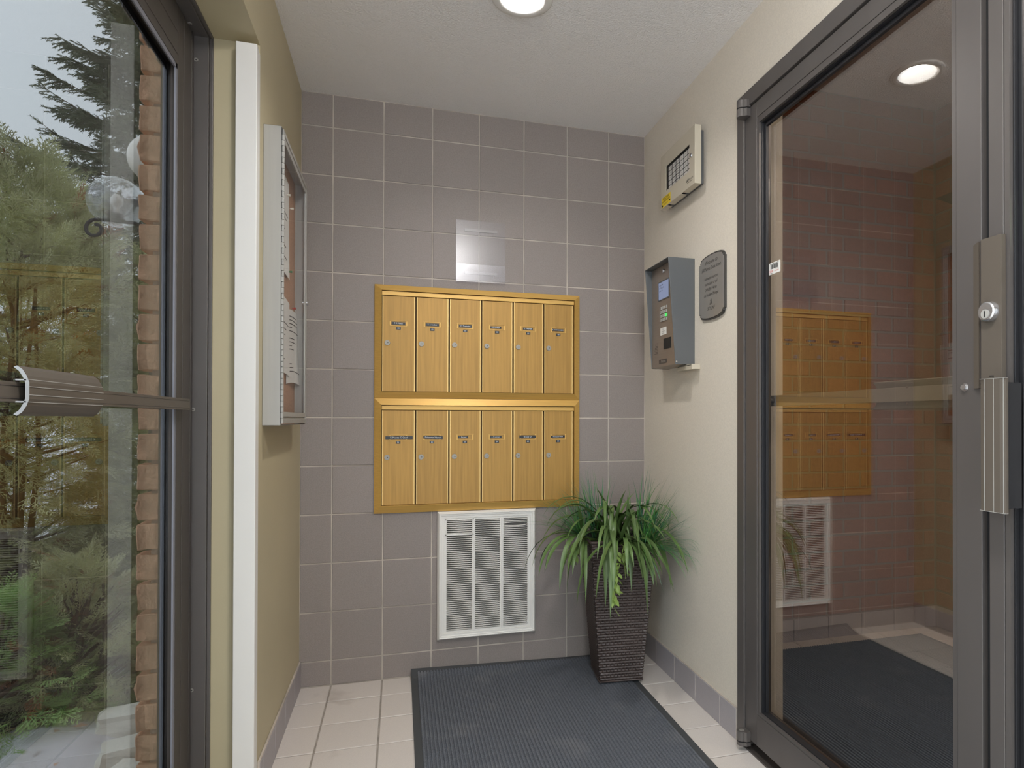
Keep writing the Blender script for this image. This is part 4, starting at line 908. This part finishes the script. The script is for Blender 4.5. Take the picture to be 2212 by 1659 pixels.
# foliage: instanced in numpy into one mesh for each plant
def frond_template(flat=True, seed=0, n=15):
    """flat scaly cedar spray along +x, length 1"""
    r = random.Random(seed); V = []; F = []
    def bl(p, d, L, w):
        p, d = Vector(p), Vector(d).normalized(); s_ = Vector((-d.y, d.x, 0)).normalized()*w/2; k0 = len(V)
        V.extend([p-s_*.7, p+s_*.7, p+d*L*.6+s_, p+d*L, p+d*L*.6-s_]); F.append((k0, k0+4, k0+3, k0+2, k0+1))
    bl((0, 0, 0), (1, 0, 0), 1.0, .022)
    for i in range(n):
        f_ = .1+.86*i/n; sgn = 1 if i % 2 else -1; L = (.46*(1-f_)+.10)*r.uniform(.8, 1.15); a = sgn*r.uniform(.55, .8); d = Vector((math.cos(a), math.sin(a), r.uniform(-.22, .12)))
        p = Vector((f_, 0, -.06*f_*f_)); bl(p, d, L, .024)
        m_ = 4 if L > .25 else 2
        for j in range(m_):
            g = .3+.6*j/m_; a2 = a+(1 if j % 2 else -1)*.6; bl(p+d.normalized()*L*g, (math.cos(a2), math.sin(a2), r.uniform(-.2, .1)), L*.46*(1.15-g), .022)
    return np.array([tuple(v) for v in V], float), F
def spruce_template(seed=0, n=30):
    r = random.Random(seed); V = []; F = []
    for i in range(n):
        f_ = i/n; a = r.uniform(0, 2*PI); d = Vector((.75, math.cos(a)*.7, math.sin(a)*.7-.1)); L = r.uniform(.16, .30)*(1.15-f_*.5); p = Vector((f_, 0, 0)); d.normalize(); s_ = d.orthogonal().normalized()*.028; k0 = len(V)
        V.extend([p-s_, p+s_, p+d*L]); F.append((k0, k0+1, k0+2))
    k0 = len(V); V.extend([Vector((0, -.03, 0)), Vector((0, .03, 0)), Vector((1, .006, 0)), Vector((1, -.006, 0))]); F.append((k0, k0+1, k0+2, k0+3))
    return np.array([tuple(v) for v in V], float), F
def scatter(name, temps, places, matl, parent):
    """places: (pos, dir, up, scale)"""
    vs = []; fs = []; base = 0
    for i, (p, d, u, s_) in enumerate(places):
        V, F = temps[i % len(temps)]; d = np.array(d, float); d /= np.linalg.norm(d)+1e-9; u = np.array(u, float); w = np.cross(u, d); nw = np.linalg.norm(w)
        if nw < 1e-3: w = np.array([1., 0, 0]); nw = 1
        w /= nw; u = np.cross(d, w); Rm = np.stack([d, w, u]); vs.append(V*s_ @ Rm+np.array(p)); fs += [tuple(i_+base for i_ in f) for f in F]; base += len(V)
    v = np.concatenate(vs)-np.array(org(parent)); me = bpy.data.meshes.new(name); me.from_pydata(v.tolist(), [], fs); me.materials.append(matl); me.update()
    o = bpy.data.objects.new(name, me); COL.objects.link(o); o.parent = parent; o['kind'] = 'stuff'; return o
CT = [frond_template(seed=i) for i in range(5)]; ST = [spruce_template(i) for i in range(4)]
def cedar(name, label, cx_, cy_, rad, z0, z1, n, size, matl, seed, dead=0, top_pow=.55):
    r = random.Random(seed); t = thing(name, label, 'shrub', (cx_, cy_, gz(cx_, cy_)))
    pl = []; dl = []; tr = MB(); zg = gz(cx_, cy_)-.02
    for q_ in range(4):
        a = r.uniform(0, 2*PI); tr.tube([(cx_+.03*math.cos(a), cy_+.03*math.sin(a), zg), (cx_+.12*math.cos(a), cy_+.12*math.sin(a), z0+(z1-z0)*.35), (cx_+.2*rad*math.cos(a+.6), cy_+.2*rad*math.sin(a+.6), z0+(z1-z0)*.85)], [.019, .013, .005], 7)
    for q_ in range(46):
        a = r.uniform(0, 2*PI); z = z0+(z1-z0)*r.uniform(0, .9); R_ = rad*(1-((z-z0)/(z1-z0)))**top_pow*r.uniform(.6, .95); tr.tube([(cx_, cy_, z-.12), (cx_+R_*.5*math.cos(a), cy_+R_*.5*math.sin(a), z-.04), (cx_+R_*math.cos(a), cy_+R_*math.sin(a), z+.05)], [.010, .007, .002], 5)
    tr.build('stem', MT['bark'], t)
    for i in range(n):
        f_ = r.random()**1.5; z = z0+(z1-z0)*f_; a = r.uniform(0, 2*PI); R_ = rad*max(.04, (1-f_))**top_pow*(1+.25*mnoise.noise(Vector((math.cos(a)*2, math.sin(a)*2, z*2.2+seed))))*math.sqrt(r.uniform(.25, 1.0))
        p = (cx_+R_*math.cos(a), cy_+R_*math.sin(a), z+r.uniform(-.05, .05)); a2 = a+r.gauss(0, .55); el = r.gauss(.10+.75*f_*f_, .38)-.25*(1-f_)
        d = (math.cos(a2)*math.cos(el), math.sin(a2)*math.cos(el), math.sin(el)); u = (r.gauss(0, .5), r.gauss(0, .5), 1.0)
        s_ = size*r.uniform(.65, 1.3)
        if p[0] > -.46 : continue
        (dl if r.random() < dead else pl).append((p, d, u, s_))
    scatter('foliage', CT, pl, matl, t)
    if dl: scatter('dead_foliage', CT, dl, MT['brownfol'], t)
    return t
cedar('cedar_shrub', 'tall dense cedar shrub filling the view through the outer door glass', -1.72, 1.30, .80, .05, 2.44, 4200, .175, MT['cedar'], 1, .02, .42)
cedar('cedar_shrub', 'cedar shrub close behind the brick pier, under the globe lamp', -1.05, 1.55, .52, .05, 2.02, 2100, .165, MT['cedar'], 2, .02, .42)
cedar('cedar_shrub', 'broad cedar shrub farther back, seen through gaps between the nearer cedars', -2.55, 2.9, 1.05, .0, 2.5, 2600, .21, MT['cedar'], 9, .01, .40)
cedar('cedar_shrub', 'cedar shrub at the far left edge of the outer door glass', -2.75, .95, .75, .05, 2.0, 1500, .185, MT['cedar'], 3, .01, .45)
cedar('juniper', 'low green juniper spreading over the snow by the outer door', -1.24, .20, .40, -.10, .36, 560, .13, MT['juniper'], 4, .04, .7)
cedar('juniper', 'low juniper with brownish sprays behind the nearest snow patch', -1.07, .46, .40, -.08, .46, 620, .13, MT['cedar'], 5, .12, .7)
def spruce(label, bx, by, H, rad, nb, seed, z_lo=1.5):
    r = random.Random(seed); t = thing('spruce_tree', label, 'tree', (bx, by, GZ-.1), None); tr = MB(); tr.tube([(bx, by, GZ-.1), (bx, by, H*.5), (bx, by, H)], [.22, .13, .015], 9); pl = []
    for b in range(nb):
        f_ = (b+.5)/nb; z = z_lo+(H-z_lo)*f_; a = r.uniform(0, 2*PI); L = rad*(1-f_)**.8*r.uniform(.6, 1.1)+.15
        pts = []; nseg = 7
        for i in range(nseg+1):
            g = i/nseg; pts.append(Vector((bx+L*g*math.cos(a), by+L*g*math.sin(a), z+L*(-.22*g+.20*g*g*1.5))))
        tr.tube(pts, [.035*(1-.85*i/nseg)*(1.2-f_) for i in range(nseg+1)], 5)
        m_ = int(10+L*26)
        for i in range(m_):
            g = r.uniform(.18, 1.0); j = min(nseg-1, int(g*nseg)); p = pts[j].lerp(pts[j+1], g*nseg-j); sd = r.choice((-1, 1)); a2 = a+sd*r.uniform(.2, 1.2)*(1.15-g*.6)
            d = (math.cos(a2), math.sin(a2), r.uniform(-.65, .18)); pl.append(((p.x, p.y, p.z), d, (0, 0, 1), r.uniform(.24, .50)*(1.15-.5*g)))
    tr.build('trunk', MT['bark'], t); scatter('foliage', ST, pl, MT['spruce'], t); return t
spruce('tall spruce tree rising against the sky beyond the cedar shrubs', -5.05, 13.6, 12.6, 3.3, 230, 21)
spruce('distant spruce at the left behind the cedar tops', -11.5, 19.0, 8.0, 3.0, 90, 23)
# iron lamp arm with two globes

LPX, LPY = -.895, .783; A_ = Vector((-.957, .289, 0))
def along(d, z): return (LPX+A_.x*d, LPY+A_.y*d, z)
t = thing('garden_lamp', 'black iron lamp post with scroll arm, a clear globe and an opal globe outside', 'lamp', (LPX, LPY, GZ))
k = MB(); k.cyl((LPX, LPY, GZ-.05), (0, 0, 1), .028, 2.35, 14, r1=.022); k.cyl((LPX, LPY, GZ+2.28), (0, 0, 1), .045, .04, 16, r1=.06); k.build('post', MT['iron'], t)
pts = [along(.01, 2.06), along(.10, 2.085), along(.22, 2.10), along(.30, 2.105)]
for i in range(1, 20): a = PI/2+i*.33; rr = .047-.0014*i; pts.append(along(.30-rr*math.cos(a)*1.15, 2.058+rr*math.sin(a)))
k = MB(); k.tube(pts, .0085, 8); k.build('scroll_arm', MT['iron'], t)
def ball(c, r_, m, nm, lab):
    prof = [(r_*math.sin(PI*i/28)+.0005, -r_*math.cos(PI*i/28)) for i in range(2, 29)]; k = MB(); k.lathe(c, prof, 48); return k.build(nm, m, t, 0, lab)
g1 = along(.195, 2.19)
ball(g1, .122, MT['sphereglass'], 'clear_globe', 'clear glass globe')
ball((LPX, LPY, 2.40), .118, MT['globe'], 'opal_globe', 'opal white globe')
k = MB(); k.cyl(along(.195, 2.10), (0, 0, 1), .036, .03, 16); k.cyl(along(.195, 2.13), (0, 0, 1), .014, .04, 10, mi=1); k.lathe(along(.195, 2.16), [(.012, 0), (.028, .022), (.028, .045), (.010, .07), (.001, .072)], 16, mi=1); k.build('lamp_socket', [MT['iron'], MT['globe']], t)
